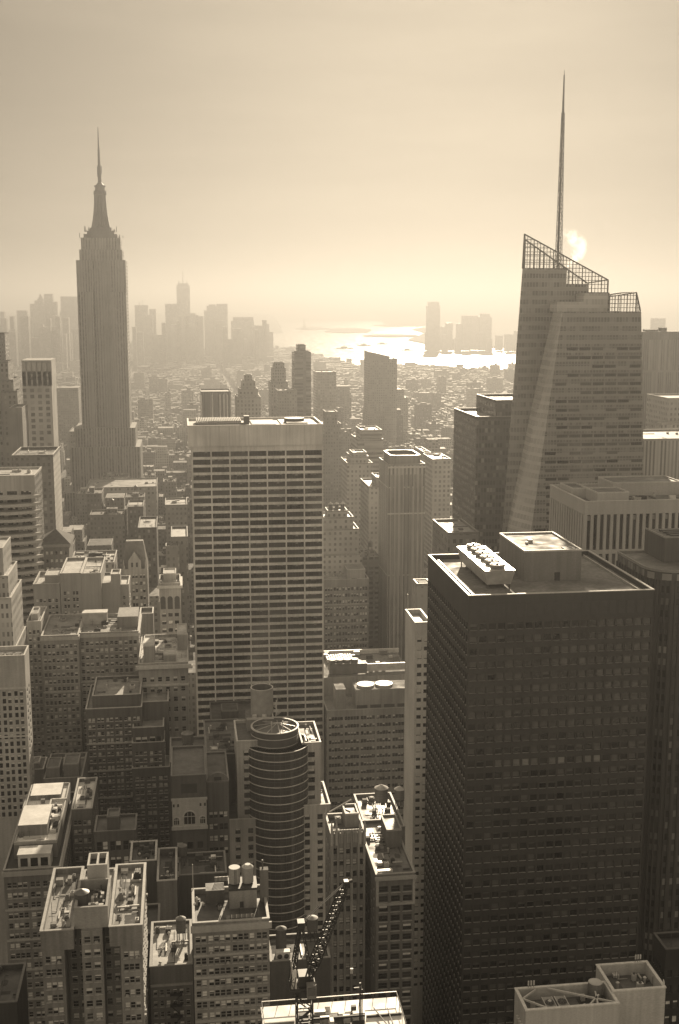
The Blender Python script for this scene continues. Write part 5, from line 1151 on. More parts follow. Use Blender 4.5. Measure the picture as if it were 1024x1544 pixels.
mid('office_building', 'dark stepped silhouette block in front of the bright reflecting glass tower', [(484, 514, 640, 1300, 36), (491, 509, 622, 1304, 24)], .2, texwall(.22, .1, 3, 3.7, .5, .5, var=.02))
b = mid('apartment_tower', 'tall hazy slab tower with a slanted roofline standing before the bright water', [(556, 599, 542, 1750, 44)], .24, texwall(.26, .12, 3.2, 3.6, .45, .5, var=.02), cl=0)
x0, x1, y0, y1, _, z = b.last; mb = MB(); zt = P(560, 530, 1750).z; xm = x0 + (x1 - x0) * .72
for y in (y0 + .1, y1): mb.poly([(x0, y, z + .01), (xm, y, z + .01), (xm, y, P(588, 537, 1750).z), (x0, y, zt)], 0)
mb.quad((x0, y0 + .1, zt), (xm, y0 + .1, P(588, 537, 1750).z), (xm, y1, P(588, 537, 1750).z), (x0, y1, zt)); mb.quad((x0, y0 + .1, z + .01), (x0, y1, z + .01), (x0, y1, zt), (x0, y0 + .1, zt)); mb.quad((xm, y0 + .1, z + .01), (xm, y1, z + .01), (xm, y1, P(588, 537, 1750).z), (xm, y0 + .1, P(588, 537, 1750).z))
mb.build('slanted_top', [plain(.2)], b.root, b.org)
mid('apartment_building', 'hazy round shouldered block right of the slant roofed slab', [(598, 616, 600, 1950, 40), (598, 610, 588, 1955, 30)], .3, texwall(.3, .14, 3.2, 3.6, .5, .5, var=.02))
b = mid('office_tower', 'pale ribbed tower with a ring parapet beside the dark park', [(585, 641, 702, 775, 36)], .32, texwall(.5, .16, 2.6, 60, .48, .985, var=.02), cl=0)
b = mid('tower_crown', 'ring topped crown', [], .3, None, cl=0) if False else b
x0, x1, y0, y1, _, z = b.last; mb = MB(); zt = P(612, 688, 780).z; e = 2.2
oc = lambda e, c: [(x0 + e + c, y0 + e), (x1 - e - c, y0 + e), (x1 - e, y0 + e + c), (x1 - e, y1 - e - c), (x1 - e - c, y1 - e), (x0 + e + c, y1 - e), (x0 + e, y1 - e - c), (x0 + e, y0 + e + c)]
o1, o2 = oc(e, 3), oc(e + 1, 3)
mb.prism(o1, z + .01, zt - 1.5, 0)
for i in range(8):
    j = (i + 1) % 8; mb.quad((*o1[i], zt - 1.5), (*o1[j], zt - 1.5), (*o1[j], zt + 1), (*o1[i], zt + 1), 0); mb.quad((*o2[i], zt - 1.49), (*o2[j], zt - 1.49), (*o2[j], zt + 1), (*o2[i], zt + 1), 2); mb.quad((*o1[i], zt + 1), (*o1[j], zt + 1), (*o2[j], zt + 1), (*o2[i], zt + 1), 1)
for k in range(9): x = x0 + (x1 - x0) * k / 8; mb.box(max(x0, x - .7), min(x1, x + .7), y0 - .6, y0 - .003, 0, z - 6, 0)
mb.box(x0 - .2, x1 + .2, y0 - .8, y0 - .603, z - 1.6, z - .4, 1); mb.box(x0 - .2, x1 + .2, y0 - .8, y0 - .603, P(612, 775, 775).z, P(612, 773, 775).z, 1)
mb.build('ring_parapet', [wallmat(.32), plain(.62, .4), wallmat(.14)], b.root, b.org)
b = mid('stepped_tower', 'stepped pale tower with an ornate dark crown behind the white slab edge', [(478, 546, 838, 790, 30), (480, 541, 800, 793, 27), (483, 533, 782, 796, 22), (494, 524, 772, 800, 14)], .36, texwall(.5, .18, 3.6, 3.8, .45, .5, var=.02), .3, 'office building', 2)
x0, x1, y0, y1, _, z = b.last; mb = MB()
for k in range(3): mb.cyl(x0 + 2.5 + k * 4.2, y0 + 4, z, z + 5, 1.6, 1.2, 8); mb.cyl(x0 + 2.5 + k * 4.2, y0 + 4, z + 5.003, z + 6.4, 1.9, .2, 8, 1)
mb.build('roof_crown', [plain(.12), plain(.5)], b.root, b.org)
b = Bld('office_building', 'arcaded stone building at the edge of the dark park below the stepped pale tower', 'office building', .36, trim=.5, roof=.3, frame=FRAME_D)
b.tp(488, 556, 876, 766, 30, N=sp(ng=5, k=3, a=.7, m=.25, fh=4.4, lo=.2, hi=.72, top=3, style='pane', ylow=985, belt=3), side=sp(ng=3, k=2, a=.8, fh=4.4, ylow=985)); b.hut(.55, .95, .2, .8, 6); b.clutter(16, 4); b.finish()
mid('office_tower', 'pale stepped tower right behind the stepped ornate tower', [(524, 562, 700, 960, 40), (530, 556, 690, 965, 30), (532, 553, 684, 968, 20)], .34, texwall(.46, .2, 3.2, 3.8, .45, .5, var=.02))
mid('office_building', 'layered office block with pale floor bands left of the ring topped tower', [(540, 578, 664, 1040, 44), (545, 576, 650, 1044, 34)], .34, texwall(.4, .16, 40, 4.0, .99, .5, var=.02))
mid('office_building', 'grey stepped block between the stepped tower and the ring topped tower', [(556, 586, 735, 850, 40), (568, 584, 722, 853, 24)], .26, texwall(.36, .16, 3, 3.7, .5, .5, var=.02))
mid('apartment_tower', 'pale gridded tower right of the ring topped tower', [(652, 680, 694, 900, 36)], .42, texwall(.5, .18, 3.4, 3.7, .5, .55, var=.02)); mid('apartment_tower', 'slim bright tower squeezed right of the ring topped tower', [(640, 650, 684, 960, 40)], .48, texwall(.5, .2, 3.0, 3.6, .5, .5, var=.02))
mid('office_building', 'small dark block in front of the dark stepped glass tower', [(676, 722, 806, 520, 34)], .2, texwall(.2, .07, 3, 3.7, .5, .5, var=.02))
mid('office_building', 'plain pale block topped by a bright terrace behind the huge dark tower corner', [(629, 650, 884, 450, 8)], .44, texwall(.44, .3, 3, 3.7, .3, .3, var=.02))
mid('office_building', 'square bulky block left of the spired skyscraper base', [(104, 124, 652, 1480, 60)], .24, texwall(.24, .1, 3.4, 3.8, .5, .5, var=.02)); mid('office_building', 'broad bulky dark block far behind the slit topped tower', [(80, 118, 586, 2000, 80)], .26, texwall(.26, .14, 3.4, 3.8, .5, .5, var=.02))
mid('office_building', 'long low department store with a pale roof edge below the spired skyscraper', [(130, 236, 736, 1180, 60)], .28, texwall(.3, .12, 4, 4.4, .5, .5, var=.02), .3, 'building', 14)
mid('office_building', 'dark blank sided block with a bright terrace below the spired skyscraper', [(192, 216, 766, 900, 30)], .12, texwall(.13, .05, 3, 3.7, .45, .5, var=.02)); mid('office_building', 'plain grey block with a blank crown beside the white slab edge', [(249, 282, 763, 930, 34)], .3, texwall(.3, .12, 3.2, 3.8, .5, .5, var=.02))
mid('office_building', 'dark narrow block with a bright right edge behind the gabled tower', [(208, 236, 798, 760, 40)], .13, texwall(.13, .05, 3, 3.7, .45, .5, var=.02)); mid('office_building', 'grey blank walled block behind the cornice topped building', [(258, 283, 812, 700, 34), (250, 270, 826, 690, 9)], .22, texwall(.22, .08, 3, 3.7, .4, .5, var=.02))
mid('office_building', 'long pale block with a crowded roof line behind the L shaped block', [(105, 172, 852, 590, 30)], .34, texwall(.34, .12, 3, 3.7, .45, .5, var=.02), .5, 'building', 30)
# ================================================================== land and water
def flat(name, polys, mat, z, kind='structure'):
    mb = MB()
    for p in polys: mb.poly([(x, y, z) for x, y in p])
    o = mb.build(name, [mat]); o['kind'] = kind; return o
GP = lambda x, y: tuple(G(x, y)[:2])
wm_, n, l, p = nmat('sea_water')
p.inputs['Base Color'].default_value = (.03, .03, .028, 1); p.inputs['Roughness'].default_value = .3; p.inputs['Specular IOR Level'].default_value = .22
bm_ = n.new('ShaderNodeBump'); bm_.inputs['Strength'].default_value = 1.0; bm_.inputs['Distance'].default_value = 1.0
w1 = noise(n, l, .012, stretch=(1, .5, 1), detail=8); w2 = noise(n, l, .0006, detail=3)
l.new(mnode(n, l, 'MULTIPLY', w1, 9.0), bm_.inputs['Height']); l.new(bm_.outputs[0], p.inputs['Normal'])
l.new(rng(n, l, w2, .30, .44), p.inputs['Roughness'])
FAR = 60000
flat('water', [[(-FAR, -2000), (FAR, -2000), (FAR, FAR), (-FAR, FAR)]], wm_, -3)
gm_, n, l, p = nmat('city_ground'); l.new(gray(n, l, rng(n, l, noise(n, l, .02), .04, .09)), p.inputs['Base Color']); p.inputs['Roughness'].default_value = .8
shore = [(1100, 572), (900, 570), (775, 567), (740, 562), (700, 561), (662, 555), (600, 554), (560, 557), (520, 550), (480, 540), (448, 530), (418, 522), (408, 512), (380, 508), (300, 505), (200, 500), (-100, 497), (-400, 497)]
flat('ground', [[(1600, -1500), tuple(G(1100, 640)[:2])] + [GP(*q) for q in shore] + [(-9000, 8000), (-9000, -1500)]], gm_, 0)
fm_, n, l, p = nmat('far_land'); l.new(gray(n, l, rng(n, l, noise(n, l, .004, detail=6), .05, .13)), p.inputs['Base Color']); p.inputs['Roughness'].default_value = .9
def land(name, pts, h, ztop=6):
    mb = MB(); w = [GP(*q) for q in pts]; mb.prism(w, -4, ztop, 0)
    o = mb.build(name, [fm_]); o['kind'] = 'structure'; return o
land('shore_land', [(615, 513), (640, 518), (660, 522), (690, 524), (740, 524), (780, 523), (1200, 522), (1200, 494), (1000, 492), (780, 492), (765, 491), (735, 492), (700, 491.5), (640, 494), (622, 497), (640, 502), (632, 507)], 0)
land('island', [(548, 507), (590, 508.5), (632, 508), (628, 505.5), (590, 505), (560, 505.3)], 0); land('island', [(490, 500.5), (520, 502), (556, 501), (560, 497.5), (530, 495), (500, 496.5)], 0)
land('island', [(446, 496), (470, 497.5), (500, 496), (476, 493), (455, 493)], 0); land('far_shore', [(430, 481), (520, 482), (640, 484), (700, 486), (1300, 487), (1300, 479), (700, 478.5), (560, 478), (430, 478)], 0)
land('far_shore', [(-300, 494), (330, 494), (405, 488), (430, 479), (300, 476), (-300, 476)], 0)
# low hills on the horizon
mb = MB(); rnd = random.Random(9)
def ridge(py_of, x0, x1, Yd, depth, step=12):
    pr = None; x = x0
    while x <= x1:
        c = P(x, 470, Yd); zt = max(8, P(x, py_of(x), Yd).z); cur = ((c.x, Yd - depth, -5), (c.x, Yd, zt), (c.x * 1.2, Yd + depth, -5))
        if pr: mb.quad(pr[0], cur[0], cur[1], pr[1]); mb.quad(pr[1], cur[1], cur[2], pr[2])
        pr = cur; x += step
def hf(x): return 460.5 + 3.2 * math.sin(x * .011 + 1.6) + 1.2 * math.sin(x * .05) + (max(0, x - 560) * .014) + max(0, 330 - x) * .015
ridge(hf, -500, 1500, 21000, 2500)
ridge(lambda x: 470 + 1.6 * math.sin(x * .02) + .8 * math.sin(x * .09), 560, 1500, 15000, 1200)
ridge(lambda x: 472 + 1.5 * math.sin(x * .03) + max(0, x - 330) * .05, -500, 420, 12000, 1200)
struct('hills', mb, [fm_])
# ================================================================== far skylines
dt = texwall(.24, .12, 5, 4, .5, .5, var=.1)
def far(label, tiers, tone=.22, name='skyscraper', cat='skyscraper', group=None, extra=None):
    f = tiers[0]; Yd = f[3]; c = P((f[0] + f[1]) / 2, f[2], Yd); og = (c.x, Yd, 0); mb = MB()
    for (xl, xr, yt, Y, D) in tiers:
        a, b_ = P(xl, yt, Y).x, P(xr, yt, Y).x; z = P((xl + xr) / 2, yt, Y).z; mb.box(a, b_, Y, Y + D, 0, z, 0)
    if extra: extra(mb)
    o = mb.build(name, [dt], None, og); tag(o, label, cat, group); return o
def sp_(px, y0, y1, Y, r=3, r2=1):
    c = P(px, y0, Y); z1 = P(px, y1, Y).z
    return lambda mb: mb.cyl(c.x, Y + 20, c.z - 2, z1, r, r2, 6)
def spires(*fs):
    def g(mb):
        for f in fs: f(mb)
    return g
YD = 5600
far('tallest hazy downtown tower with rooftop rig and needle', [(266, 286, 430, YD, 60), (268, 284, 427, YD + 4, 50)], extra=spires(sp_(276, 427, 408, YD, 2.2, 1.2), sp_(270, 427, 423, YD, 2, 2), sp_(282, 427, 423, YD, 2, 2)))
far('hazy wide downtown block left beneath the tallest downtown tower', [(249, 270, 458, YD - 100, 60)]); far('hazy round shouldered downtown tower right beneath the tallest downtown tower', [(284, 299, 478, YD - 150, 60), (284, 295, 472, YD - 148, 50)])
far('hazy downtown tower with two small roof cranes beside the spired skyscraper', [(203, 223, 460, YD - 50, 60)], extra=spires(sp_(210, 460, 454, YD, 1.5, 1), sp_(215, 460, 452, YD, 1.5, 1)))
far('small hazy downtown tower right of the twin crane one', [(225, 235, 466, YD, 50)])
far('hazy downtown slab with a stepped roof and a taller right part', [(308, 322, 468, YD, 60), (312, 330, 461, YD + 3, 60), (327, 343, 458, YD + 5, 60), (315, 325, 459, YD + 8, 40)])
far('hazy blocky downtown tower with a domed roof left of the bay', [(349, 383, 484, YD - 200, 60), (352, 382, 478, YD - 196, 56)]); far('hazy slab joined beside the domed downtown tower', [(380, 392, 493, YD - 250, 50)])
far('thin hazy tower at the tip of the downtown shore', [(397, 406, 488, YD - 150, 40)]); far('short hazy tower at the tip of the downtown shore', [(405, 412, 500, YD - 160, 40)])
far('hazy downtown tower with a pyramid top left of the spired skyscraper', [(45, 66, 458, YD, 60), (52, 64, 453, YD + 3, 50)], extra=lambda mb: mb.cyl(P(60, 453, YD).x, YD + 30, P(60, 453, YD).z, P(60, 443, YD).z, 16, 1, 4))
far('hazy flat topped downtown tower right of the pyramid top', [(66, 79, 443, YD + 50, 60)]); far('hazy sloping downtown tower right of the flat topped pair', [(78, 85, 455, YD + 20, 60)])
far('hazy wide downtown tower hidden partly by the spired skyscraper', [(91, 120, 447, YD + 60, 60), (90, 118, 470, YD - 100, 50)]); far('hazy low downtown tower at the left end of the pyramid group', [(25, 40, 468, YD, 60)]); far('hazy low downtown tower at the picture edge', [(-8, 6, 470, YD, 60)])
rnd = random.Random(21)
for i in range(60):
    x = rnd.choice((rnd.uniform(-10, 120), rnd.uniform(195, 400))); y = rnd.uniform(474, 512) + max(0, x - 330) * .1; w = rnd.uniform(4, 14)
    far('hazy lower downtown block among the distant cluster', [(x, x + w, y, YD - rnd.uniform(100, 1100), 50)], name='office_building', cat='office building', group='lower blocks of the hazy downtown cluster')
YJ = 6500
far('pointed slab skyscraper alone across the bright river', [(646, 664, 461, YJ, 60), (647.5, 662.5, 455, YJ + 4, 50)]); far('hazy tower with a rounded top across the river', [(724, 742, 478, YJ, 60), (727, 739, 473, YJ + 4, 50)])
far('hazy square tower left of the rounded one across the river', [(699, 710, 476, YJ, 50)]); far('hazy square tower in the middle of the far river cluster', [(711, 721, 476, YJ + 80, 50)]); far('short hazy tower at the left of the far river cluster', [(690, 697, 488, YJ, 40)]); far('small pair of hazy blocks near the pointed slab', [(674, 683, 487, YJ, 40), (666, 672, 492, YJ + 50, 40)])
for i in range(26):
    x = rnd.uniform(636, 900); far('hazy low block on the far river shore', [(x, x + rnd.uniform(5, 16), rnd.uniform(498, 514), YJ - rnd.uniform(-100, 250), 40)], name='office_building', cat='office building', group='low blocks on the far river shore')
far('tiny hazy tower peeking over the fine lined dark slab', [(988, 1004, 480, 5000, 50)])
# statue on the island
c = P(459, 494, 11800); og = (c.x, 11800, 0)
t = thing('statue', 'tiny hazy statue on a pedestal on the bay island', 'statue', og); k_ = 11800 / FPX
mb = MB(); mb.box(c.x - 30, c.x + 30, 11780, 11820, 4, 25, 0); mb.box(c.x - 14, c.x + 14, 11790, 11812, 25, 62, 0, top=(c.x - 10, c.x + 10, 11793, 11809)); mb.build('pedestal', [fm_], t, og)
mb = MB(); mb.cyl(c.x, 11800, 62, 102, 9, 6, 10); mb.cyl(c.x, 11800, 102, 112, 4.5, 3.5, 10); mb.beam((c.x - 4, 11800, 98), (c.x - 7, 11800, 124), 4); mb.cyl(c.x - 7, 11800, 124, 131, 1.5, 3, 8); mb.build('figure', [fm_], t, og)
for k, (bx, by, lab) in enumerate(((520, 525, 'small dark boat on the bright water, nearest the downtown tip'), (549, 521, 'small dark boat on the bright water, middle of the three'), (577, 518.5, 'small dark boat on the bright water, nearest the pointed slab'), (615, 528, 'tiny boat on the glare below the pointed slab'))):
    c = G(bx, by); mb = MB(); L = 48 - k * 4
    mb.prism([(c.x - L, c.y - 9), (c.x + L * .7, c.y - 9), (c.x + L, c.y), (c.x + L * .7, c.y + 9), (c.x - L, c.y + 9)], -3.2, 3); mb.box(c.x - L * .5, c.x + L * .3, c.y - 6, c.y + 6, 3.003, 10); mb.cyl(c.x - 4, c.y, 10, 17, 2, 2, 8)
    tag(mb.build('boat', [plain(.06)], None, (c.x, c.y, -3)), lab, 'boat')
# ================================================================== the city carpet
def inside_manhattan(x, y):
    poly = SH; c = False; j = len(poly) - 1
    for i in range(len(poly)):
        xi, yi = poly[i]; xj, yj = poly[j]
        if (yi > y) != (yj > y) and x < (xj - xi) * (y - yi) / (yj - yi) + xi: c = not c
        j = i
    return c
SH = [(1600, -1500), tuple(G(1100, 640)[:2])] + [GP(*q) for q in shore] + [(-9000, 8000), (-9000, -1500)]
rnd = random.Random(42)
lots = []
PARK = (P(490, 975, 690).x, P(700, 975, 690).x, 612, 764)
AV = [-1850, -1570, -1290, -1010, -730, -450, -310, -168, 150, 430, 710, 990, 1270, 1550, 1830]
def clear(x0, x1, y0, y1):
    for f in FOOT:
        if x0 < f[1] + 1 and x1 > f[0] - 1 and y0 < f[3] + 1 and y1 > f[2] - 1: return False
    if x0 < PARK[1] and x1 > PARK[0] and y0 < PARK[3] and y1 > PARK[2]: return False
    return True
yb = 615
while yb < 6600:
    if yb < 2700: bh = 61; lotw = (11, 30)
    else: bh = 61; lotw = (16, 48)
    for half in (0, 1):
        y0 = yb + half * (bh / 2 + .6); y1 = y0 + bh / 2 - .6
        for i in range(len(AV) - 1):
            x = AV[i] + 13; xe = AV[i + 1] - 13
            while x < xe - 6:
                w = min(rnd.uniform(*lotw), xe - x); xm = x + w / 2
                q = proj((xm, y0, 20))
                if -60 < q[0] < 1090 and inside_manhattan(xm, y1):
                    g = rnd.random(); big = rnd.random()
                    dens = .55 + .45 * math.sin(x * .004 + 1) * math.cos(y0 * .0035)
                    if y0 < 1500: h = 18 + 32 * g + (rnd.uniform(10, 60) if big > .84 else 0)
                    elif y0 < 2300: h = 14 + 24 * g * (.6 + dens) + (rnd.uniform(10, 55) if big > .92 else 0)
                    elif y0 < 4200: h = 10 + 14 * g + (rnd.uniform(8, 45) if big > .96 else 0)
                    else: h = 9 + 12 * g + (rnd.uniform(10, 60) if big > .95 and xm < -150 else (rnd.uniform(4, 18) if big > .93 else 0))
                    d = rnd.uniform(.72, 1.0)
                    a = (x + .15, x + w - .15, y0, y0 + (y1 - y0) * d) if half == 0 else (x + .15, x + w - .15, y1 - (y1 - y0) * d, y1)
                    # keep clear sight lines over the low midtown roofs
                    if clear(*a): lots.append((y0, a, h))
                x += w
    yb += 80.5
# unseen midtown blocks added behind the viewpoint, whose sunlit walls light the shaded fronts
north = []
for k in range(1, 13):
    for i in range(3, len(AV) - 3):
        x = AV[i] + 13
        while x < AV[i + 1] - 40:
            w = rnd.uniform(28, 60); h = rnd.choice((rnd.uniform(50, 110), rnd.uniform(90, 210), rnd.uniform(60, 170)))
            a = (x, min(x + w, AV[i + 1] - 13), -80.5 * k - 40, -80.5 * k + 18); x += w + 2
            if not (k < 3 and a[0] < 70 and a[1] > -70): north.append((a[2], a, h))
def seen_size(l_):
    y, a, h = l_; return (a[1] - a[0]) * h / (y * y)
def lot_visible(a, h):
    q = proj(((a[0] + a[1]) / 2, a[2], h)); return -10 < q[0] < 1034 and not (283 < q[0] < 487 and q[1] > 645) and not (700 < q[0] < 1030 and q[1] > 640) and not (112 < q[0] < 205 and 500 < q[1] < 735 and a[2] > 1380) and not (q[0] < 88 and q[1] > 690)
cand = sorted([l_ for l_ in lots if lot_visible(l_[1], l_[2]) and l_[0] < 2600], key=lambda t: -seen_size(t))[:285]
cs = set(id(c) for c in cand)
LM = [('the spired skyscraper', 158, 600), ('the white gridded slab', 385, 700), ('the ring topped tower', 612, 720), ('the slant roofed slab', 577, 580), ('the striped dark box tower', 325, 600), ('the slender notched tower', 456, 560), ('the dark stepped glass tower', 715, 640), ('the slit topped tower', 55, 600), ('the gabled tower', 203, 830), ('the cornice topped building', 256, 870), ('the long low department store', 183, 740), ('the layered band block', 560, 660), ('the art deco stepped tower', 375, 600), ('the bright reflecting tower', 492, 590), ('the stepped ornate tower', 515, 790)]
fac = [texwall(w, g, pu, 3.6, fu, .52, var=.35, blind=.3, ou=k) for k, (w, g, pu, fu) in enumerate(((.36, .13, 3.0, .45), (.24, .09, 2.6, .5), (.46, .17, 3.4, .45), (.28, .11, 4.2, .7), (.17, .07, 3.0, .45)))]
rfs = [roofmat(.45, .75, .15), roofmat(.12, .7, .15), roofmat(.25, .75, .15), roofmat(.7, .7, .2)]
tones = ('grey', 'dim brown', 'pale', 'banded grey', 'dark')
rtn = ('pale roof', 'tarred roof', 'grey roof', 'bright white roof')
FC = plain(.42, .85, 0, .1); FD = plain(.06, .5)
used = {}
for n_, (y0, a, h) in enumerate(cand):
    fi = rnd.choice((0, 0, 1, 1, 2, 3, 4, 4)); ri = rnd.choice((0, 1, 1, 2, 2, 2, 0, 3)); w, d = a[1] - a[0], a[3] - a[2]; feat = rnd.choice(('hut', 'tank', 'bare', 'twin', 'step'))
    og = ((a[0] + a[1]) / 2, a[2], 0)
    wb = MB(); hh = h
    for q in ((a[0], a[2], a[1], a[2]), (a[1], a[2], a[1], a[3]), (a[1], a[3], a[0], a[3]), (a[0], a[3], a[0], a[2])): wb.quad((q[0], q[1], 0), (q[2], q[3], 0), (q[2], q[3], hh), (q[0], q[1], hh), 0)
    t_ = .5
    for (p, q, r_, s_) in ((a[0], a[1], a[2], a[2] + t_), (a[0], a[1], a[3] - t_, a[3]), (a[0], a[0] + t_, a[2] + t_, a[3] - t_), (a[1] - t_, a[1], a[2] + t_, a[3] - t_)): wb.box(p, q, r_, s_, hh + .003, hh + 1.1, 0, bottom=False, tm=1)
    rb = MB(); rb.quad((a[0], a[2], hh), (a[1], a[2], hh), (a[1], a[3], hh), (a[0], a[3], hh), 0)
    fx = lambda f: a[0] + w * f
    fy = lambda f: a[2] + d * f
    hx, hy = rnd.uniform(.1, .5), rnd.uniform(.2, .5)
    if feat in ('hut', 'tank', 'twin'): rb.box(fx(hx), fx(hx + .32), fy(hy), fy(hy + .35), hh + .003, hh + rnd.uniform(3, 5), 1, tm=0)
    if feat == 'twin': rb.box(fx(.66), fx(.9), fy(.1), fy(.5), hh + .003, hh + rnd.uniform(2.5, 7), 1, tm=0)
    if feat == 'step':
        e = min(2.5, w * .12); z2 = hh + rnd.uniform(4, 13)
        wb.box(a[0] + e, a[1] - e, a[2] + e * 1.4, a[3] - 1, hh + .003, z2, 0, bottom=False, tm=1); rb.quad((a[0] + e + .5, a[2] + e * 1.4 + .5, z2 + .03), (a[1] - e - .5, a[2] + e * 1.4 + .5, z2 + .03), (a[1] - e - .5, a[3] - 1.5, z2 + .03), (a[0] + e + .5, a[3] - 1.5, z2 + .03), 0)
    for k in range(rnd.randint(3, 8)):
        x, y = rnd.uniform(a[0] + 1, a[1] - 3), rnd.uniform(a[2] + 1, a[3] - 3)
        if feat != 'step': rb.box(x, x + rnd.uniform(.8, 2.4), y, y + rnd.uniform(.8, 2.4), hh + .003, hh + rnd.uniform(.6, 2), rnd.choice((1, 2, 3)))
    px, py, _ = proj((og[0], a[2], h)); px2 = px
    near = sorted(LM, key=lambda m: abs(m[1] - px) + abs(m[2] - py) * .8)
    def rel(m):
        dx, dy = px - m[1], py - m[2]
        return ('right of ' if dx > 0 else 'left of ') + m[0] if abs(dx) > abs(dy) else (('below ' if dy > 0 else 'above ') + m[0])
    sz = 'tall' if h > 62 else ('squat' if h < 27 else 'mid height'); ft = {'hut': 'one roof hut', 'tank': 'a roof tank', 'bare': 'no roof hut', 'twin': 'two roof huts', 'step': 'a set back top'}[feat]
    wd = 'narrow' if w < 16 else ('broad' if w > 26 else '')
    lab = ' '.join(f'{sz} {wd} {tones[fi]} block with {rtn[ri]} and {ft} {rel(near[0])}'.split())
    lab = ' '.join(lab.split()[:16])
    nm = ('apartment_building', 'office_building', 'loft_building')[n_ % 3]
    root = thing(nm, lab, 'building', og, 'low blocks of the hazy midtown carpet')
    wb.build('wall', [fac[fi], FC], root, og); rb.build('roof', [rfs[ri], fac[fi], FC, FD], root, og)
    if feat == 'tank':
        tb = MB(); tx, ty = fx(hx + .16), fy(hy + .17); tb.cyl(tx, ty, hh + 6.2, hh + 9.6, 1.7, 1.7, 12); tb.cyl(tx, ty, hh + 9.603, hh + 10.8, 1.8, .1, 12)
        for k in range(4): tb.beam((tx + (1.2 if k % 2 else -1.2), ty + (1.2 if k > 1 else -1.2), hh + 3), (tx + (1.2 if k % 2 else -1.2), ty + (1.2 if k > 1 else -1.2), hh + 6.2), .25)
        tb.build('roof_tank', [plain(.14)], root, og)
mb = MB()
for l_ in lots + north:
    if id(l_) in cs: continue
    y0, a, h = l_; w, d = a[1] - a[0], a[3] - a[2]; k = rnd.choice((0, 0, 1, 2, 2, 3, 4)); rm = 5 + rnd.choice((0, 1, 1, 2, 2, 2))
    mb.box(a[0], a[1], a[2], a[3], 0, h, k, bottom=False, tm=rm)
    if y0 < 4300 or h > 40:
        hx, hy = rnd.uniform(.1, .6), rnd.uniform(.1, .6)
        mb.box(a[0] + w * hx, a[0] + w * (hx + .3), a[2] + d * hy, a[2] + d * (hy + .3), h + .003, h + rnd.uniform(2.5, 6), k, bottom=False, tm=5 + rnd.choice((0, 1, 3)))
    if y0 < 3000:
        if rnd.random() < .5:
            tx, ty = a[0] + w * rnd.uniform(.15, .85), a[2] + d * rnd.uniform(.2, .8); mb.cyl(tx, ty, h + 3, h + 7.2, 1.7, 1.6, 8, 9); mb.cyl(tx, ty, h + 7.203, h + 8.4, 1.8, .1, 8, 9)
        for j in range(3): x, y = rnd.uniform(a[0] + 1, a[1] - 3), rnd.uniform(a[2] + 1, a[3] - 3); mb.box(x, x + rnd.uniform(1, 4), y, y + rnd.uniform(.8, 3), h + .003, h + rnd.uniform(.6, 2.2), rnd.choice((8, 9, 10)))
faci = [texwall(w, g, pu, 3.6, fu, .52, var=.4, blind=.3, ou=k, island=True) for k, (w, g, pu, fu) in enumerate(((.34, .15, 3.0, .45), (.25, .11, 2.6, .5), (.42, .19, 3.4, .45), (.28, .13, 4.2, .7), (.2, .09, 3.0, .45)))]
o = mb.build('distant_buildings', faci + rfs + [plain(.12), plain(.5, .85, 0, .1)]); o['kind'] = 'stuff'
print('LOTS', len(lots), 'faces', len(mb.f))
# pavements between the avenues
mb = MB()
yb = -60
for i in range(len(AV) - 1):
    y = 612 - 80.5 * 9
    while y < 2600: mb.box(AV[i] + 9, AV[i + 1] - 9, y - 3, y + 64, -.5, .15, 0, bottom=False); y += 80.5
struct('pavement', mb, [plain(.16, .85, name='pavement')])
# park lawn and trees
lm_, n, l, p = nmat('park_ground'); l.new(gray(n, l, rng(n, l, noise(n, l, .05, detail=6), .04, .12)), p.inputs['Base Color']); p.inputs['Roughness'].default_value = .9
flat('park', [[(PARK[0], 614), (PARK[1], 614), (PARK[1], 762), (PARK[0], 762)]], lm_, .2)
mb = MB(); pp = [P(548, 965, 700).x, 640]; xq = PARK[0] + (PARK[1] - PARK[0]) * .42
for k in range(8): mb.quad((xq + k * 1.2 - 2, 616 + k * 17, .21), (xq + k * 1.2 + 2, 616 + k * 17, .21), (xq + 1.2 + k * 1.2 + 2, 633 + k * 17, .21), (xq + 1.2 + k * 1.2 - 2, 633 + k * 17, .21))
struct('path', mb, [plain(.4, .8, name='path_gravel')])
bark = plain(.05, .9, name='bark'); lf, n, l, p = nmat('foliage')
oi = n.new('ShaderNodeNewGeometry'); l.new(gray(n, l, rng(n, l, oi.outputs['Random Per Island'], .035, .1, 0, 1)), p.inputs['Base Color']); p.inputs['Roughness'].default_value = .6
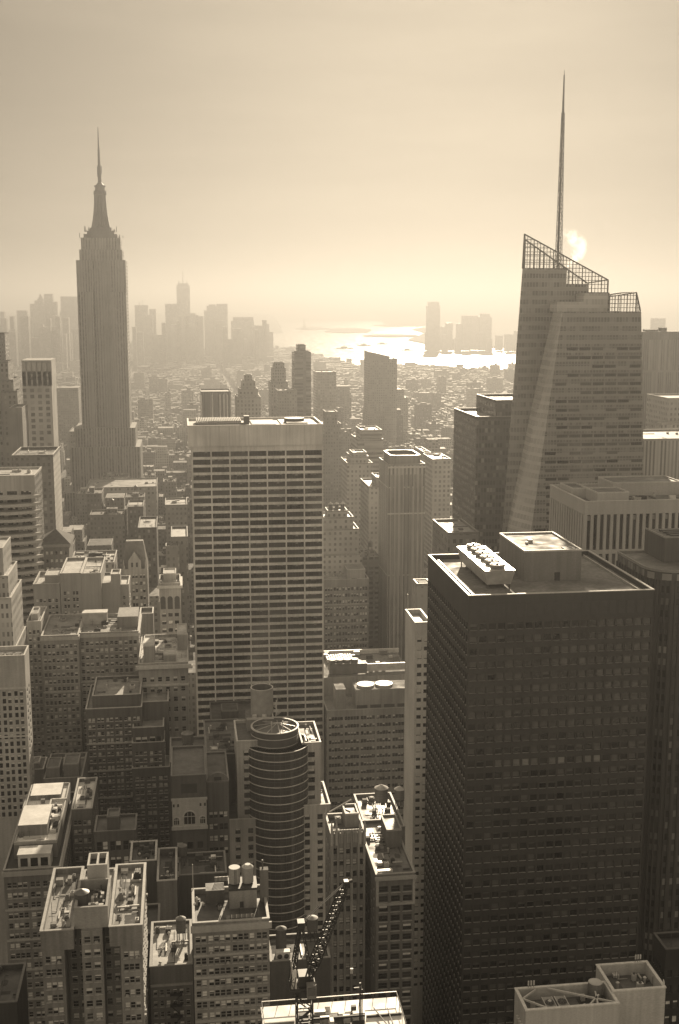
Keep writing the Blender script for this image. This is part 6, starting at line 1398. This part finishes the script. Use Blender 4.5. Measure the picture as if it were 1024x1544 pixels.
def tree_meshes(seed):
    r = random.Random(seed); t = MB(); H = r.uniform(15, 19)
    t.cyl(0, 0, 0, H * .45, .45, .26, 8)
    cl = []
    for k in range(7):
        a = r.uniform(0, 6.28); L = r.uniform(3, 5.5); z = H * r.uniform(.32, .5); e = (L * math.cos(a), L * math.sin(a), z + r.uniform(3, 6)); t.beam((0, 0, z), e, .22); cl.append((e, r.uniform(1.8, 2.8)))
        e2 = (e[0] * .5 + r.uniform(-1, 1), e[1] * .5 + r.uniform(-1, 1), e[2] + r.uniform(2, 4)); t.beam(((e[0]) * .5, (e[1]) * .5, (z + e[2]) / 2), e2, .14); cl.append((e2, r.uniform(1.6, 2.4)))
    c = MB()
    for (e, rad) in cl:
        for k in range(60):
            v = Vector((r.gauss(0, 1), r.gauss(0, 1), r.gauss(0, .8))); v = v.normalized() * rad * r.uniform(.45, 1.05); o = Vector(e) + v; u = Vector((r.gauss(0, 1), r.gauss(0, 1), r.gauss(0, 1))).normalized(); w = u.orthogonal().normalized(); s_ = r.uniform(.3, .6)
            c.quad(tuple(o - u * s_ - w * s_ * .6), tuple(o + u * s_ - w * s_ * .6), tuple(o + u * s_ + w * s_ * .6), tuple(o - u * s_ + w * s_ * .6))
    a = t.build('trunk', [bark]); b_ = c.build('crown', [lf]); return a, b_
protos = [tree_meshes(s_) for s_ in (1, 2, 3)]
first = set()
for i in range(90):
    x, y = rnd.uniform(PARK[0] + 4, PARK[1] - 4), rnd.uniform(620, 758)
    if abs(x - (xq + (y - 616) / 17 * 1.2)) < 5: continue
    t, c = protos[i % 3]
    r_ = thing('park_tree', 'leafy tree in the dark park below the ring topped tower', 'tree', (x, y, .2), 'trees of the dark park'); r_.rotation_euler = (0, 0, rnd.uniform(0, 6)); s_ = rnd.uniform(.8, 1.15); r_.scale = (s_, s_, s_)
    if i % 3 not in first: first.add(i % 3); t.parent = r_; c.parent = r_
    else:
        for q in (t, c): k = q.copy(); COL.objects.link(k); k.parent = r_
# steam from the lattice crown
c = P(872, 372, 590)
mb = MB(); mb.box(c.x - 10, c.x + 10, 582, 600, P(872, 402, 590).z, P(872, 340, 590).z)
sm = bpy.data.materials.new('steam'); sm.use_nodes = True; n, l = sm.node_tree.nodes, sm.node_tree.links; n.clear()
out = n.new('ShaderNodeOutputMaterial'); pv = n.new('ShaderNodeVolumePrincipled'); l.new(pv.outputs[0], out.inputs['Volume']); pv.inputs['Color'].default_value = (.98, .98, .98, 1); pv.inputs['Anisotropy'].default_value = .5
tc = n.new('ShaderNodeTexCoord'); sx_ = n.new('ShaderNodeSeparateXYZ'); l.new(tc.outputs['Generated'], sx_.inputs[0])
wob = noise(n, l, 5.5, vec=tc.outputs['Generated'], detail=6)
cx_ = mnode(n, l, 'ADD', .34, mnode(n, l, 'MULTIPLY', mnode(n, l, 'SINE', mnode(n, l, 'MULTIPLY', sx_.outputs[2], 4.0)), .2))
dx_ = mnode(n, l, 'DIVIDE', mnode(n, l, 'SUBTRACT', sx_.outputs[0], cx_), mnode(n, l, 'ADD', .14, mnode(n, l, 'MULTIPLY', sx_.outputs[2], .22)))
dy_ = mnode(n, l, 'DIVIDE', mnode(n, l, 'SUBTRACT', sx_.outputs[1], .5), .36)
r2_ = mnode(n, l, 'ADD', mnode(n, l, 'MULTIPLY', dx_, dx_), mnode(n, l, 'MULTIPLY', dy_, dy_))
e = mnode(n, l, 'MULTIPLY', mnode(n, l, 'MAXIMUM', mnode(n, l, 'SUBTRACT', 1, r2_), 0), mnode(n, l, 'MINIMUM', mnode(n, l, 'MULTIPLY', mnode(n, l, 'SUBTRACT', .97, sx_.outputs[2]), 3), 1))
den = mnode(n, l, 'SUBTRACT', mnode(n, l, 'ADD', mnode(n, l, 'MULTIPLY', e, .35), mnode(n, l, 'MULTIPLY', wob, 2.2)), 1.22)
l.new(mnode(n, l, 'MULTIPLY', mnode(n, l, 'MULTIPLY', mnode(n, l, 'MAXIMUM', den, 0), mnode(n, l, 'MINIMUM', mnode(n, l, 'MULTIPLY', e, 1.5), 1)), .3), pv.inputs['Density'])
o = mb.build('steam', [sm], None, (c.x, 590, P(872, 402, 590).z)); o['kind'] = 'stuff'
# haze
mb = MB(); mb.box(-55000, 55000, -1900, 58000, -4.5, 470)
hm = bpy.data.materials.new('haze_air'); hm.use_nodes = True; n, l = hm.node_tree.nodes, hm.node_tree.links; n.clear()
out = n.new('ShaderNodeOutputMaterial'); pv = n.new('ShaderNodeVolumePrincipled'); l.new(pv.outputs[0], out.inputs['Volume'])
pv.inputs['Density'].default_value = HAZE_DENSITY; pv.inputs['Anisotropy'].default_value = HAZE_ANISO; pv.inputs['Color'].default_value = (HAZE_ALBEDO,) * 3 + (1,)
o = mb.build('haze', [hm]); o['kind'] = 'stuff'
